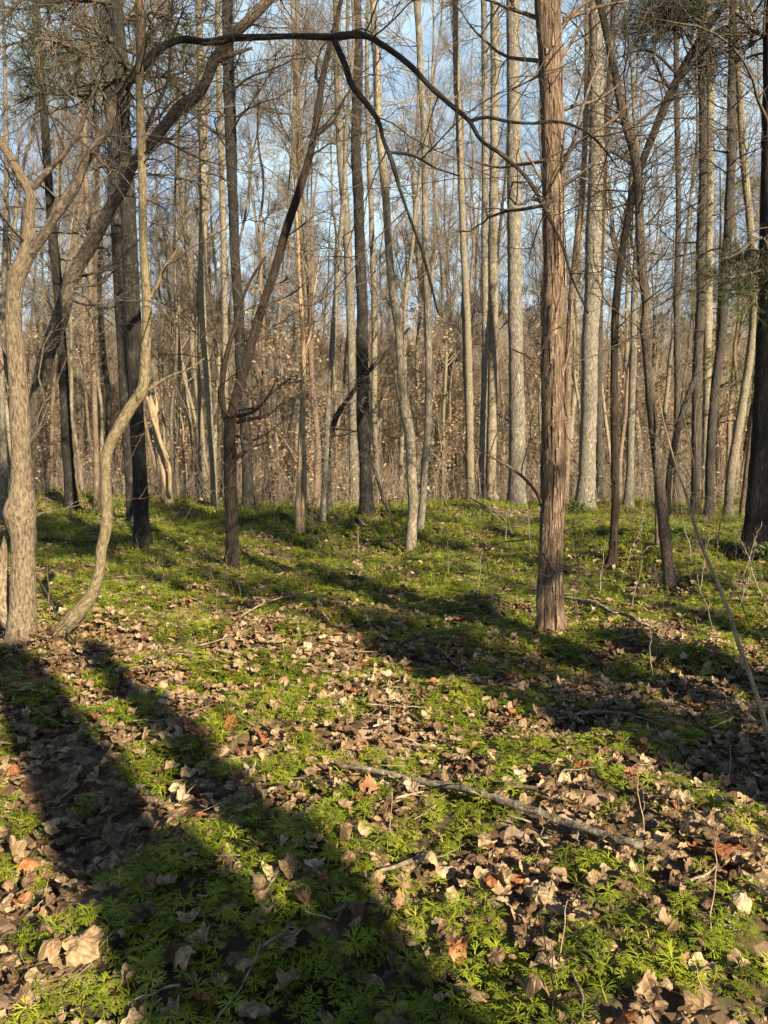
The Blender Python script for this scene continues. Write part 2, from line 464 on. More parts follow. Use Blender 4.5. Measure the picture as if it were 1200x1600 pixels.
def cards(rs, mb, P, n, size=(0.03, 0.06), w=0.3, ang=(0.3, 1.0), mi=0, droop=0.0, t0=0.1, oval=False):
    """n small blades/leaves on the polylines P"""
    Mn, K, _ = P.shape
    pi_ = rs.randint(0, Mn, n); t = t0 + (1 - t0) * rs.rand(n)
    x = t * (K - 1); k = np.clip(x.astype(int), 0, K - 2); f = (x - k)[:, None]
    A = P[pi_, k] * (1 - f) + P[pi_, k + 1] * f
    T = P[pi_, k + 1] - P[pi_, k]; T /= np.maximum(np.linalg.norm(T, axis=1, keepdims=True), 1e-9)
    q = rs.normal(size=(n, 3)); q -= T * np.sum(q * T, 1, keepdims=True); q /= np.maximum(np.linalg.norm(q, axis=1, keepdims=True), 1e-9)
    a = rs.uniform(ang[0], ang[1], n)[:, None]
    D = T * np.cos(a) + q * np.sin(a); D[:, 2] -= droop; D /= np.linalg.norm(D, axis=1, keepdims=True)
    q2 = rs.normal(size=(n, 3)); S2 = np.cross(D, q2); S2 /= np.maximum(np.linalg.norm(S2, axis=1, keepdims=True), 1e-9)
    N = np.cross(D, S2)
    L = rs.uniform(size[0], size[1], n)[:, None]; Wd = L * w
    rv = rs.rand(n)
    if oval:
        V = np.stack([A, A + D * L * .45 + S2 * Wd * .5 + N * L * .1, A + D * L, A + D * L * .45 - S2 * Wd * .5 + N * L * .1], 1)
    else:
        V = np.stack([A - S2 * Wd * .3, A + S2 * Wd * .3, A + D * L + S2 * Wd * .25, A + D * L - S2 * Wd * .25], 1)
    F = np.arange(n * 4).reshape(n, 4)
    mb.add(V.reshape(-1, 3), F, None, np.repeat(rv, 4), mi)


def tag(o, label=None, cat=None, group=None, kind=None):
    if label: o['label'] = label
    if cat: o['category'] = cat
    if group: o['group'] = group
    if kind: o['kind'] = kind
    return o


def thing(name, loc, label, cat, group=None):
    o = bpy.data.objects.new(name, None); C.objects.link(o)
    o.location = tuple(float(q) for q in loc); o.empty_display_size = 0.3
    return tag(o, label, cat, group)


# ------------------------------------------------------------------ ground sheet
def spaced(lo, hi, n, core, p=3.0):
    t = np.linspace(-1, 1, n)
    v = core * t + (1 - core / max(abs(lo), abs(hi))) * np.sign(t) * np.abs(t) ** p * max(abs(lo), abs(hi))
    return np.clip(v, lo, hi)


gx = spaced(-420, 420, 321, 9.0, 5.0)
gy = np.concatenate([np.linspace(-120, -6, 24)[:-1], np.linspace(-6, 0, 20)[:-1], np.linspace(0, 10, 170)[:-1], np.linspace(10, 34, 170)[:-1], np.geomspace(34, 700, 90)])
X, Yg = np.meshgrid(gx, gy)
Z = hgt(X, Yg)
V = np.stack([X, Yg, Z], -1).reshape(-1, 3)
ny, nx = X.shape
id_ = np.arange(ny * nx).reshape(ny, nx)
F = np.stack([id_[:-1, :-1], id_[:-1, 1:], id_[1:, 1:], id_[1:, :-1]], -1).reshape(-1, 4)
mb = MB()
mk_ = np.clip((moss_mask(V[:, 0], V[:, 1]) - 0.50) / 0.1, 0, 1) * (1 - sstep(25, 30, V[:, 1]))
mb.add(V, F, None, mk_)
tag(mb.build('ground', M['floor']), kind='structure')

# ------------------------------------------------------------------ leaf litter and club moss
def rot_mats(rs, n, tilt):
    yaw = rs.uniform(0, 2 * pi, n); ax = rs.uniform(0, 2 * pi, n); tl = np.abs(rs.normal(0, tilt, n))
    cy, sy = np.cos(yaw), np.sin(yaw)
    Rz = np.zeros((n, 3, 3)); Rz[:, 0, 0] = cy; Rz[:, 0, 1] = -sy; Rz[:, 1, 0] = sy; Rz[:, 1, 1] = cy; Rz[:, 2, 2] = 1
    u = np.stack([np.cos(ax), np.sin(ax), np.zeros(n)], -1)
    c, s_ = np.cos(tl), np.sin(tl)
    K_ = np.zeros((n, 3, 3)); K_[:, 0, 1] = -u[:, 2]; K_[:, 0, 2] = u[:, 1]; K_[:, 1, 0] = u[:, 2]; K_[:, 1, 2] = -u[:, 0]; K_[:, 2, 0] = -u[:, 1]; K_[:, 2, 1] = u[:, 0]
    Rt = np.eye(3)[None] + s_[:, None, None] * K_ + (1 - c)[:, None, None] * (K_ @ K_)
    return Rt @ Rz


def leaf_proto(rs, kind, rings=2, nseg=20):
    th = np.linspace(0, 2 * pi, nseg, endpoint=False)
    if kind == 0:      # maple-like, five pointed lobes
        r = 0.58 + 0.20 * np.abs(np.cos(2.5 * th)) + 0.05 * rs.normal(size=nseg)
        r *= 1 - 0.25 * (np.cos(th + pi) > 0.8)
        ex = 1.0
    elif kind == 1:    # oak-like, long with lobes
        r = 0.55 + 0.09 * np.cos(5 * th) + 0.06 * rs.normal(size=nseg); ex = 1.55
    elif kind == 2:    # tulip tree, squarish four-lobed
        r = 0.62 + 0.16 * np.abs(np.sin(2 * th)) + 0.05 * rs.normal(size=nseg); ex = 1.05
    else:              # plain oval
        r = 0.46 + 0.02 * rs.normal(size=nseg); ex = 1.9
    pts = [np.array([[0, 0, 0]])]
    for k in range(1, rings + 1):
        q = k / rings
        pts.append(np.stack([np.cos(th) * r * q * ex, np.sin(th) * r * q, 0 * th], -1))
    P = np.concatenate(pts)
    cu, cv = rs.normal(0, 0.7), rs.uniform(0.2, 1.4) * rs.choice([-1, 1])
    x, y = P[:, 0], P[:, 1]
    z = cu * x * x * 0.5 + cv * y * y + 0.10 * np.sin(x * 6 + rs.uniform(0, 6)) * np.cos(y * 7 + rs.uniform(0, 6)) + 0.045 * rs.normal(size=len(P)) + 0.2 * np.abs(y) * rs.choice([-1, 1, 1])
    z -= z.min()
    # roll the sides in as the leaf curls
    k = rs.uniform(0.0, 0.5)
    P = np.stack([x * (1 - 0.15 * np.abs(cu)), y * (1 - k * np.abs(y)), z * rs.uniform(0.5, 1.25)], -1) * 0.5
    tri = [[0, 1 + j, 1 + (j + 1) % nseg] for j in range(nseg)]
    quad = []
    for q in range(rings - 1):
        a = 1 + q * nseg; b_ = a + nseg
        quad += [[a + j, b_ + j, b_ + (j + 1) % nseg, a + (j + 1) % nseg] for j in range(nseg)]
    # all as triangles
    T_ = tri + [[a, b_, c] for a, b_, c, d in quad] + [[a, c, d] for a, b_, c, d in quad]
    # stem
    n0 = len(P)
    st = np.array([[-0.2 * ex, 0.006, 0.03], [-0.2 * ex, -0.006, 0.03], [-0.62 * ex, -0.006, 0.08], [-0.62 * ex, 0.006, 0.08]])
    P = np.concatenate([P, st])
    T_ += [[n0, n0 + 1, n0 + 2], [n0, n0 + 2, n0 + 3]]
    return P, np.array(T_, np.int32)


def scatter(rs, mb, protos, pos, scale, tilt, rnd, jitter=0.0, zs=None):
    n = len(pos); which = rs.randint(0, len(protos), n)
    for k, (P, T_) in enumerate(protos):
        ix = np.where(which == k)[0]
        if not len(ix): continue
        Rm = rot_mats(rs, len(ix), tilt)
        Q = P[None] * scale[ix][:, None, None]
        if zs is not None: Q = Q * np.array([1, 1, zs])
        V_ = np.einsum('nij,nvj->nvi', Rm, Q) + pos[ix][:, None, :]
        nv = len(P)
        F_ = (T_[None] + (np.arange(len(ix)) * nv)[:, None, None]).reshape(-1, T_.shape[1])
        rv = rnd[ix][:, None] + jitter * rs.normal(size=(len(ix), nv))
        bkv = np.repeat(P[None] * 10, len(ix), 0); bkv[:, :, 2] = rs.rand(len(ix))[:, None] * 40
        mb.add(V_.reshape(-1, 3), F_, bkv.reshape(-1, 3), np.clip(rv, 0, 1).ravel())


def wedge(rs, n, y0, y1, a=0.60, b=0.9):
    """points over the seen strip between y0 and y1"""
    y = np.sqrt(rs.rand(n) * (y1**2 - y0**2) + y0**2)
    x = rs.uniform(-1, 1, n) * (a * y + b)
    return x, y


rs = np.random.RandomState(11)
near_p = [leaf_proto(rs, k % 4 if k % 4 != 3 else (3 if k % 8 == 3 else 0)) for k in range(36)]
mid_p = [leaf_proto(rs, k % 3, 1, 10) for k in range(10)]
far_p = [leaf_proto(rs, 3 if k % 2 else 2, 1, 6) for k in range(6)]
mb = MB()
for protos, n, y0, y1, s0, s1, lift in ((near_p, 60000, 1.1, 7.0, 0.033, 0.108, 0.04), (mid_p, 36000, 7.0, 14.0, 0.05, 0.12, 0.035), (far_p, 34000, 14, 30, 0.08, 0.17, 0.04),
                                        (far_p, 9000, 30, 75, 0.2, 0.4, 0.05), (far_p, 1500, -2.5, 1.6, 0.07, 0.14, 0.02)):
    x, y = wedge(rs, n, y0, y1, 0.62, 2.2) if y0 > 0 else (rs.uniform(-2, 2, n), rs.uniform(y0, y1, n))
    mk = moss_mask(x, y)
    keep = rs.rand(n) < np.clip(1.0 - (mk - 0.465) / 0.12, 0.44 - 0.27 * sstep(4.0, 9, y), 1.0)
    x, y, mk = x[keep], y[keep], mk[keep]
    z = hgt(x, y) + rs.rand(len(x)) ** 1.5 * lift * 1.6 + 0.004
    sc = s0 + (s1 - s0) * rs.rand(len(x)) ** 1.3
    # colour clusters: most leaves tan or grey-brown, a few rusty
    rv = np.clip(rs.normal(0.43, 0.21, len(x)), 0, 0.84)
    rust = rs.rand(len(x)) < 0.05
    rv[rust] = rs.uniform(0.86, 1.0, rust.sum())
    scatter(rs, mb, protos, np.stack([x, y, z], -1), sc, 0.42, rv, 0.02)
for u_, v_ in ((32, 1005), (862, 990), (361, 893), (92, 1003), (642, 863), (1047, 920), (957, 884), (1180, 872), (223, 859), (573, 803)):
    g = ground_pt(u_, v_); n = 130
    a = rs.uniform(0, 2 * pi, n); rr_ = np.abs(rs.normal(0.22, 0.16, n)) + 0.07
    x = g[0] + np.cos(a) * rr_; y = g[1] + np.sin(a) * rr_
    z = hgt(x, y) + 0.01 + 0.09 * np.exp(-rr_ / 0.15) * rs.rand(n)
    scatter(rs, mb, near_p, np.stack([x, y, z], -1), rs.uniform(.05, .115, n), 0.6, np.clip(rs.normal(0.4, 0.2, n), 0, 1), 0.02)
tag(mb.build('leaf_litter', M['litter'], smooth=False), 'brown and tan fallen leaves carpeting the woodland floor', 'leaf litter', kind='stuff')




def moss_proto(rs, prim, forks, spread=0.05):
    """one club moss plant: short stem with flat forked branchlets radiating like a fan"""
    V_, F_ = [], []

    def strip(a, d, L, w0, w1):
        s_ = np.cross(d, [0, 0, 1]); s_ /= np.linalg.norm(s_) + 1e-9
        e = a + d * L
        n0 = len(V_)
        V_.extend([a - s_ * w0, a + s_ * w0, e + s_ * w1, e - s_ * w1]); F_.append([n0, n0 + 1, n0 + 2, n0 + 3])
        return e

    base = np.array([0, 0, 0.0]); hgt_ = rs.uniform(0.035, 0.085)
    n0 = len(V_)
    top = np.array([rs.normal(0, 0.01), rs.normal(0, 0.01), hgt_])
    V_.extend([base + [0.002, 0, 0], base - [0.002, 0, 0], top - [0.002, 0, 0], top + [0.002, 0, 0]]); F_.append([n0, n0 + 1, n0 + 2, n0 + 3])
    a0 = rs.uniform(0, 2 * pi)
    for k in range(prim):
        az = a0 + 2 * pi * k / prim + rs.normal(0, 0.18)
        el = rs.uniform(-0.05, 0.55)
        start = top - np.array([0, 0, rs.uniform(0, 0.02)])
        stack = [(start, az, el, 0)]
        while stack:
            a, z_, e_, lv = stack.pop()
            d = np.array([cos(z_) * cos(e_), sin(z_) * cos(e_), sin(e_)])
            L = rs.uniform(0.012, 0.019) * (1.35 if lv == forks else 1.0)
            w = 0.0025
            e = strip(a, d, L, w * 0.9, w if lv < forks else w * 0.55)
            if lv < forks:
                sp_ = rs.uniform(0.24, 0.36)
                for sg in (-1, 1): stack.append((e, z_ + sg * sp_, e_ - rs.uniform(0.05, 0.3), lv + 1))
    return np.array(V_), np.array(F_, np.int32)


rs = np.random.RandomState(23)
mo_near = [moss_proto(rs, 5 + k % 4, 2) for k in range(20)]
mo_mid = [moss_proto(rs, 6, 1) for _ in range(8)]
mo_far = [moss_proto(rs, 9, 0) for _ in range(8)]
mb = MB()
for protos, n, y0, y1, s0, s1, thr in ((mo_near, 46000, 1.2, 5.0, 0.32, 0.80, 0.515), (mo_near, 44000, 5.0, 8.0, 0.45, 0.9, 0.505), (mo_mid, 95000, 8.0, 15.0, 0.65, 1.15, 0.475), (mo_far, 85000, 15, 26, 1.0, 1.9, 0.465)):
    x, y = wedge(rs, n, y0, y1, 0.62, 2.2)
    mk = moss_mask(x, y)
    keep = rs.rand(n) < np.clip((mk - thr + 0.02) / 0.06, 0.04, 1.0)
    x, y, mk = x[keep], y[keep], mk[keep]
    z = hgt(x, y) + rs.uniform(-0.01, 0.03, len(x))
    rv = np.clip(rs.normal(0.45, 0.2, len(x)) + 0.25 * (vnoise(np.stack([x * 2.2, y * 2.2, 0 * x + 5.5], -1)) - 0.5), 0, 1)
    scatter(rs, mb, protos, np.stack([x, y, z], -1), s0 + (s1 - s0) * rs.rand(len(x)), 0.22, rv, 0.06)
tag(mb.build('club_moss', M['moss'], smooth=False), 'bright green fan club moss carpeting the woodland floor', 'club moss', kind='stuff')

# ------------------------------------------------------------------ trees traced from what stands in the wood
def bark_disp(kind):
    def f(RR, bk, th, L):
        if kind == 'shaggy':
            q = vnoise(bk * np.array([60, 60, 7])) - 0.5
            q2 = vnoise(bk * np.array([24, 24, 2.2]) + 7) - 0.5
            q3 = vnoise(bk * np.array([7, 7, 2.6]) + 17) - 0.5
            return RR * (1 + 0.12 * q + 0.12 * q2 + 0.12 * q3)
        q = vnoise(bk * np.array([14, 14, 2.2])) - 0.5
        q2 = vnoise(bk * np.array([50, 50, 9]) + 3) - 0.5
        q3 = vnoise(bk * np.array([5, 5, 5.5]) + 23) ** 3
        return RR * (1 + 0.09 * q + 0.06 * q2 + 0.22 * q3)
    return f


def traced(pts, Y, W=1.0):
    """pixel polyline (u, v, width[, depth offset]) -> world points and radii at depth Y"""
    P, R = [], []
    for q in pts:
        u, v, w = q[:3]; dy = q[3] if len(q) > 3 else 0.0
        p, s_ = at_depth(u, v, Y + dy)
        P.append(p); R.append(max(w * 0.5 * s_ / FPX * W, 0.003))
    return np.array(P), np.array(R)


def rope(P, R, n):
    q = catmull(np.concatenate([P, R[:, None]], 1), n)
    return q[:, :3], np.maximum(q[:, 3], 0.002)


HEROES = []          # (u at mid height, phrase)


def tree(name, label, pts, mat, seed, Y=None, ext=6.0, limbs=(), br=(10, 60, 160), blen=(0.6, 1.6), t0=0.25, flare=0.5, twig='twig_dark',
         shag=False, needles=None, limb_mat=None, cat='tree', group=None, br_ang=(0.8, 1.5), up=0.1, leaves=0, topr=0.25, strips=0):
    rs = np.random.RandomState(seed)
    u0, v0 = pts[0][:2]
    if Y is None:
        g = ground_pt(u0, v0); Y = g[1]
    P, R = traced(pts, Y)
    gz = float(hgt(P[0, 0], P[0, 1]))
    base = np.array([P[0, 0], Y, gz])
    P[0, 2] = gz
    # go on above the frame
    if ext > 0:
        d = P[-1] - P[-2]; d /= np.linalg.norm(d)
        p = P[-1]; ex = []
        for k in range(5):
            d = d + np.array([rs.normal(0, .06), rs.normal(0, .06), 0.35]); d /= np.linalg.norm(d)
            p = p + d * ext / 5; ex.append(p)
        P = np.concatenate([P, ex]); R = np.concatenate([R, R[-1] * np.linspace(0.92, topr, 5)])
    # root under the ground
    P = np.concatenate([[P[0] - np.array([0, 0, 0.25])], P]); R = np.concatenate([[R[0]], R])
    Lt = np.linalg.norm(np.diff(P, axis=0), axis=1).sum()
    near = Y < 9
    n = int(Lt / (0.045 if near else 0.10)) + 6
    P, R = rope(P, R, min(n, 260))
    hh = np.clip(P[:, 2] - gz, 0, None)
    Rf = R * (1 + flare * np.exp(-hh / 0.13) + 0.25 * flare * np.exp(-hh / 0.5))
    root = thing(name, base, label, cat, group)
    B0 = base
    mb = MB()
    bd = bark_disp('shaggy' if shag else 'plain')

    def dsp(RR, bk, th, L):
        h_ = hh[None, :, None]
        lob = 1 + 0.22 * flare * np.exp(-h_ / 0.22) * np.sin(th * 5 + seed)[None, None, :]
        if shag: lob = lob * (1 - 0.30 * np.exp(-((np.angle(np.exp(1j * (th - 2.6)))) / 0.22)**2)[None, None, :] * np.exp(-h_ / 0.9))
        return bd(RR, bk, th, L) * lob
    tubes(mb, P - B0, Rf, 44 if (near and shag) else (26 if near else 12), 0, dsp, off=np.array(seed * 0.71).reshape(1, 1, 1))
    if strips:
        k = rs.randint(4, int(len(P) * .75), strips)
        T, n1, n2 = frames(P[None])
        a = rs.uniform(0, 2 * pi, strips)
        nrm = n1[0, k] * np.cos(a)[:, None] + n2[0, k] * np.sin(a)[:, None]
        side = np.cross(T[0, k], nrm)
        c0 = P[k] + nrm * (Rf[k] * 1.01)[:, None] - B0
        L_ = rs.uniform(0.10, 0.38, strips)[:, None]; w_ = rs.uniform(0.004, 0.012, strips)[:, None]
        sg = rs.choice([-1, 1], strips)[:, None]
        pp = []
        for q in np.linspace(0, 1, 5):
            c = c0 + T[0, k] * sg * L_ * q + nrm * (0.004 + rs.uniform(0.0, 0.035, strips)[:, None] * q**2)
            w2 = w_ * (1 - 0.8 * q)
            pp.append(c - side * w2); pp.append(c + side * w2)
        V_ = np.stack(pp, 1)
        F_ = np.concatenate([np.array([[2 * j, 2 * j + 1, 2 * j + 3, 2 * j + 2]]) for j in range(4)])
        F_ = (F_[None] + (np.arange(strips) * 10)[:, None, None]).reshape(-1, 4)
        bkv = np.repeat(V_[:, :1, :], 10, axis=1) + np.stack([0 * V_[..., 0], 0 * V_[..., 0], V_[..., 2]], -1)
        mb.add(V_.reshape(-1, 3), F_, bkv.reshape(-1, 3))
    mb.build('trunk', M[mat], root)
    parents = [(P - B0, Rf * 0.7, root)]
    for lp in limbs:
        lmat = limb_mat or mat
        if isinstance(lp[0], str): lmat = lp[0]; lp = lp[1:]
        LP, LR = traced(lp, Y)
        LP, LR = rope(LP, LR, max(10, int(np.linalg.norm(np.diff(LP, axis=0), axis=1).sum() / (0.05 if near else 0.1))))
        kk = len(LP); q1 = np.interp(np.arange(kk), np.arange(0, kk + 4, 4), rs.normal(0, 1, len(np.arange(0, kk + 4, 4))))
        LR = LR * (1 + 0.10 * q1 + 0.30 * (rs.rand(kk) < 0.05))
        kink = np.stack([np.interp(np.arange(kk), np.arange(0, kk + 6, 6), rs.normal(0, 1, len(np.arange(0, kk + 6, 6)))) for _ in range(3)], -1)
        kink[0] = 0; LP = LP + kink * np.minimum(LR, 0.05)[:, None] * 0.38
        lm = MB(); tubes(lm, LP - B0, LR, 16 if near else 8, 0, bark_disp('plain'), off=np.array(seed * 0.31 + 2).reshape(1, 1, 1))
        lo = lm.build('limb', M[lmat], root)
        parents.append((LP - B0, LR, lo))
    # side branches and twigs
    if br[0]:
        K = 24
        lens = np.array([np.linalg.norm(p_[-1] - p_[0]) for p_, _, _ in parents]); lens = lens / lens.sum()
        for (p_, r_, par), sh in zip(parents, lens):
            k1 = max(1, int(round(1.9 * br[0] * sh))); k2 = max(2, int(round(2.3 * br[1] * sh))); k3 = max(3, int(round(2.6 * br[2] * sh)))
            q = catmull(np.concatenate([p_, r_[:, None]], 1), K); PP = q[None, :, :3]; RR = np.maximum(q[None, :, 3], .002)
            cm = MB()
            P1, R1 = grow(rs, PP, RR, k1, t0 if par is root else 0.15, 0.98, br_ang, blen, 10, up, 0.16, 0.3, 0.005)
            R1 = np.minimum(R1, 0.018 if near else 0.03)
            tubes(cm, P1, R1, 5)
            P2, R2 = grow(rs, P1, R1, k2, 0.15, 1, (0.4, 1.0), (blen[0] * .4, blen[1] * .5), 7, up, 0.2, 0.55, 0.003)
            tubes(cm, P2, R2, 4)
            P3, R3 = grow(rs, P2, R2, k3, 0.1, 1, (0.4, 1.0), (blen[0] * .2, blen[1] * .28), 5, up, 0.22, 0.6, 0.002 if near else 0.003)
            tubes(cm, P3, R3, 3)
            cm.build('branches', M[twig], par)
    if needles:
        for (lp, k1, k2, kn, sz) in needles:
            nm = MB(); tw = MB()
            LP, LR = traced(lp, Y)
            q = catmull(np.concatenate([LP, LR[:, None]], 1), 12); LP = q[:, :3] - B0; LR = np.maximum(q[:, 3], .004)
            tubes(tw, LP, LR, 6)
            A, Ra = grow(rs, LP[None], LR[None], int(k1 * 1.3), 0.05, 1, (0.5, 1.2), (0.5 * sz, 1.1 * sz), 7, 0.0, 0.15, 0.6, 0.004, flat=0.3)
            tubes(tw, A, Ra, 4)
            B_, Rb = grow(rs, A, Ra, int(k2 * 1.7), 0.1, 1, (0.4, 1.0), (0.15 * sz, 0.4 * sz), 5, 0.05, 0.2, 0.6, 0.0025)
            tubes(tw, B_, Rb, 3)
            cards(rs, nm, B_, int(kn * 2.6), (0.03, 0.075), 0.10, (0.3, 0.9))
            bo = tw.build('bough', M[twig], root)
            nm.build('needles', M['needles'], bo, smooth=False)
    return root


G_NEAR = None
# left foreground pair
tree('tree', 'knobby tan tree trunk with cleft base, leftmost of the near trees, bathed in sun', [(32, 1005, 44), (36, 950, 38), (36, 905, 36), (35, 840, 34), (32, 800, 44), (34, 775, 34), (33, 740, 29), (31, 650, 28), (26, 560, 26), (21, 500, 23), (28, 430, 25), (42, 395, 24), (46, 340, 15), (46, 300, 14), (30, 272, 14), (12, 240, 13), (-8, 208, 12)],
     'tan', 1, ext=3.5, limbs=[  # crown shade on the upper limbs is put into their darker bark colours
         ['umber', (45, 398, 17), (70, 370, 18), (90, 335, 17), (113, 300, 16), (135, 250, 14), (150, 225, 13), (170, 200, 13), (175, 170, 13), (185, 145, 12), (200, 130, 12)],
         ['dark', (196, 134, 12.5), (225, 105, 11.4), (250, 80, 10.6), (283, 62, 9.7), (320, 65, 9.7), (360, 58, 8.8), (400, 55, 8.8), (460, 56, 8.8), (520, 60, 8.8), (570, 60, 7.9), (600, 76, 7.9), (640, 105, 7.9), (670, 135, 7.9), (705, 165, 7.9), (735, 190, 7.0), (750, 215, 6.2), (790, 245, 5.3), (835, 295, 5.3), (850, 325, 4.4), (878, 380, 4.4), (893, 430, 3.5), (920, 490, 2.6)],
         ['black', (735, 189, 6), (760, 184, 5), (790, 190, 5), (830, 193, 4), (870, 190, 4), (915, 205, 4), (945, 235, 3), (965, 262, 2)],
         ['black', (522, 62, 9), (540, 105, 9), (547, 130, 9), (575, 165, 9), (592, 190, 9), (600, 220, 8), (609, 240, 9), (625, 295, 6), (640, 340, 5), (660, 395, 5), (672, 440, 4), (685, 490, 3)],
         ['black', (609, 238, 5), (645, 243, 4), (680, 262, 3), (718, 275, 2)],
         ['umber', (48, 297, 8), (75, 265, 8), (105, 235, 7), (130, 190, 6), (142, 155, 5), (160, 120, 4)],
         [(0, 500, 8, 0.1), (-6, 530, 11, 0.1), (8, 570, 11, 0.1), (22, 610, 12, 0)],
         [(25, 985, 22, .05), (8, 960, 20, .08), (2, 900, 18, .1), (8, 850, 12, .08), (18, 815, 12, .03)],
     ], br=(26, 120, 330), blen=(0.5, 1.5), t0=0.2, flare=0.12, up=0.25)
tree('tree', 'thick grey limb-like trunk leaning right behind the knobby tan trunk', [(44, 965, 17.4), (47, 850, 15.7), (48, 745, 12.2), (50, 700, 13.9), (52, 650, 15.7), (62, 600, 20.0), (78, 540, 20.9), (93, 500, 23.5), (115, 430, 20.0), (135, 395, 18.3), (155, 360, 18.3), (175, 320, 17.4), (195, 290, 14.8), (210, 255, 14.8), (235, 225, 16.5), (255, 200, 16.5), (280, 170, 16.5), (310, 147, 16.5), (325, 120, 15.7), (335, 95, 15.7), (355, 65, 14.8), (375, 45, 14.8), (400, 20, 14.8), (425, -8, 14.8)],
     'umber', 2, Y=7.0, ext=3.0, br=(20, 90, 220), blen=(0.5, 1.4), t0=0.3, flare=0.2,  # bark colour darkened to stand in for shade on this trunk
     limbs=[[(338, 95, 9), (345, 90, 8), (365, 84, 6), (395, 75, 4)], [(210, 250, 7), (232, 190, 6), (262, 130, 4), (270, 60, 3), (290, 10, 2)]])
tree('sapling', 'slim crooked olive sapling with curved foot beside the knobby tan trunk', [(88, 1005, 19), (98, 985, 20), (115, 965, 22), (143, 930, 18), (155, 895, 16), (158, 860, 16), (165, 830, 17), (167, 790, 17), (165, 740, 15), (168, 705, 17), (185, 670, 17), (205, 635, 17), (222, 610, 16), (226, 570, 15), (229, 520, 15), (229, 470, 14), (227, 430, 13), (224, 380, 12), (223, 333, 12), (222, 260, 12), (220, 200, 13), (218, 130, 12), (219, 80, 13), (219, 30, 15), (218, -10, 14)],
     'olive', 3, ext=2.5, br=(16, 80, 200), blen=(0.4, 1.3), t0=0.45, flare=0.1,
     limbs=[[(228, 478, 5), (245, 450, 5), (262, 415, 5), (280, 388, 4)], [(232, 610, 4), (262, 590, 3), (300, 575, 3), (320, 560, 2)]])
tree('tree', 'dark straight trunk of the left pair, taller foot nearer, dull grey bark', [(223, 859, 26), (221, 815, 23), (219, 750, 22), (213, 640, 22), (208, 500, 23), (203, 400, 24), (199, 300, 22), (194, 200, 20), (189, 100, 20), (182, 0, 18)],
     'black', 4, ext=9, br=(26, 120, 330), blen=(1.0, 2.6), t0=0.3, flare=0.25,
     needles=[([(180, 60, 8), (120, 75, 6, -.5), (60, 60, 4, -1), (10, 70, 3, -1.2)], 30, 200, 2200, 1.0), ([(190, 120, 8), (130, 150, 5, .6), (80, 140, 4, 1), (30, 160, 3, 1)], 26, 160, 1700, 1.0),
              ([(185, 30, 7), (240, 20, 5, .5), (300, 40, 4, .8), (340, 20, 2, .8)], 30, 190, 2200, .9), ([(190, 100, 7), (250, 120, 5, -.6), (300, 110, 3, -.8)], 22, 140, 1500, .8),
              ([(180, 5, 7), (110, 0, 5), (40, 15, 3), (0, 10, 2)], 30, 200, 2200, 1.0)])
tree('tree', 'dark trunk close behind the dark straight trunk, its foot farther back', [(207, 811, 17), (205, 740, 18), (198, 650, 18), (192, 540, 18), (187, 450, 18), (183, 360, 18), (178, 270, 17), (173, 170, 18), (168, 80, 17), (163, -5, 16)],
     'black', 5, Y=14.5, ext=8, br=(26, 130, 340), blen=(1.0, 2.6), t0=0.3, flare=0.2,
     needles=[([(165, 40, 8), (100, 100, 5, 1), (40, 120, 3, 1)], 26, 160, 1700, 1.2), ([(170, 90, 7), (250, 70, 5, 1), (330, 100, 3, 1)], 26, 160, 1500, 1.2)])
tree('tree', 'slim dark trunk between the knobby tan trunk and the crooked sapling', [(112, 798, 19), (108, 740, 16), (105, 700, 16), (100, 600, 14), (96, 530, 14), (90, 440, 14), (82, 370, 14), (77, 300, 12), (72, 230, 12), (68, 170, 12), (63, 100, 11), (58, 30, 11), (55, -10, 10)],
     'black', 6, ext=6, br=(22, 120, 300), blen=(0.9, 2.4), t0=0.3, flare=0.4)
tree('snag', 'pale splintered snag leaning left, sunlit, just behind the dark straight trunk', [(266, 790, 13), (261, 760, 10), (255, 735, 9), (249, 700, 10), (243, 668, 10), (240, 645, 10), (237, 630, 7), (235, 618, 3)],
     'snag', 7, ext=0, br=(3, 8, 10), blen=(0.3, 0.8), flare=0.4, limbs=[[(268, 775, 5, -.2), (262, 725, 6, -.2), (252, 690, 6, -.2), (240, 655, 6, -.2), (229, 620, 5, -.2)], [(243, 650, 5, .1), (245, 630, 5, .1), (243, 618, 3, .1)]], cat='dead tree')
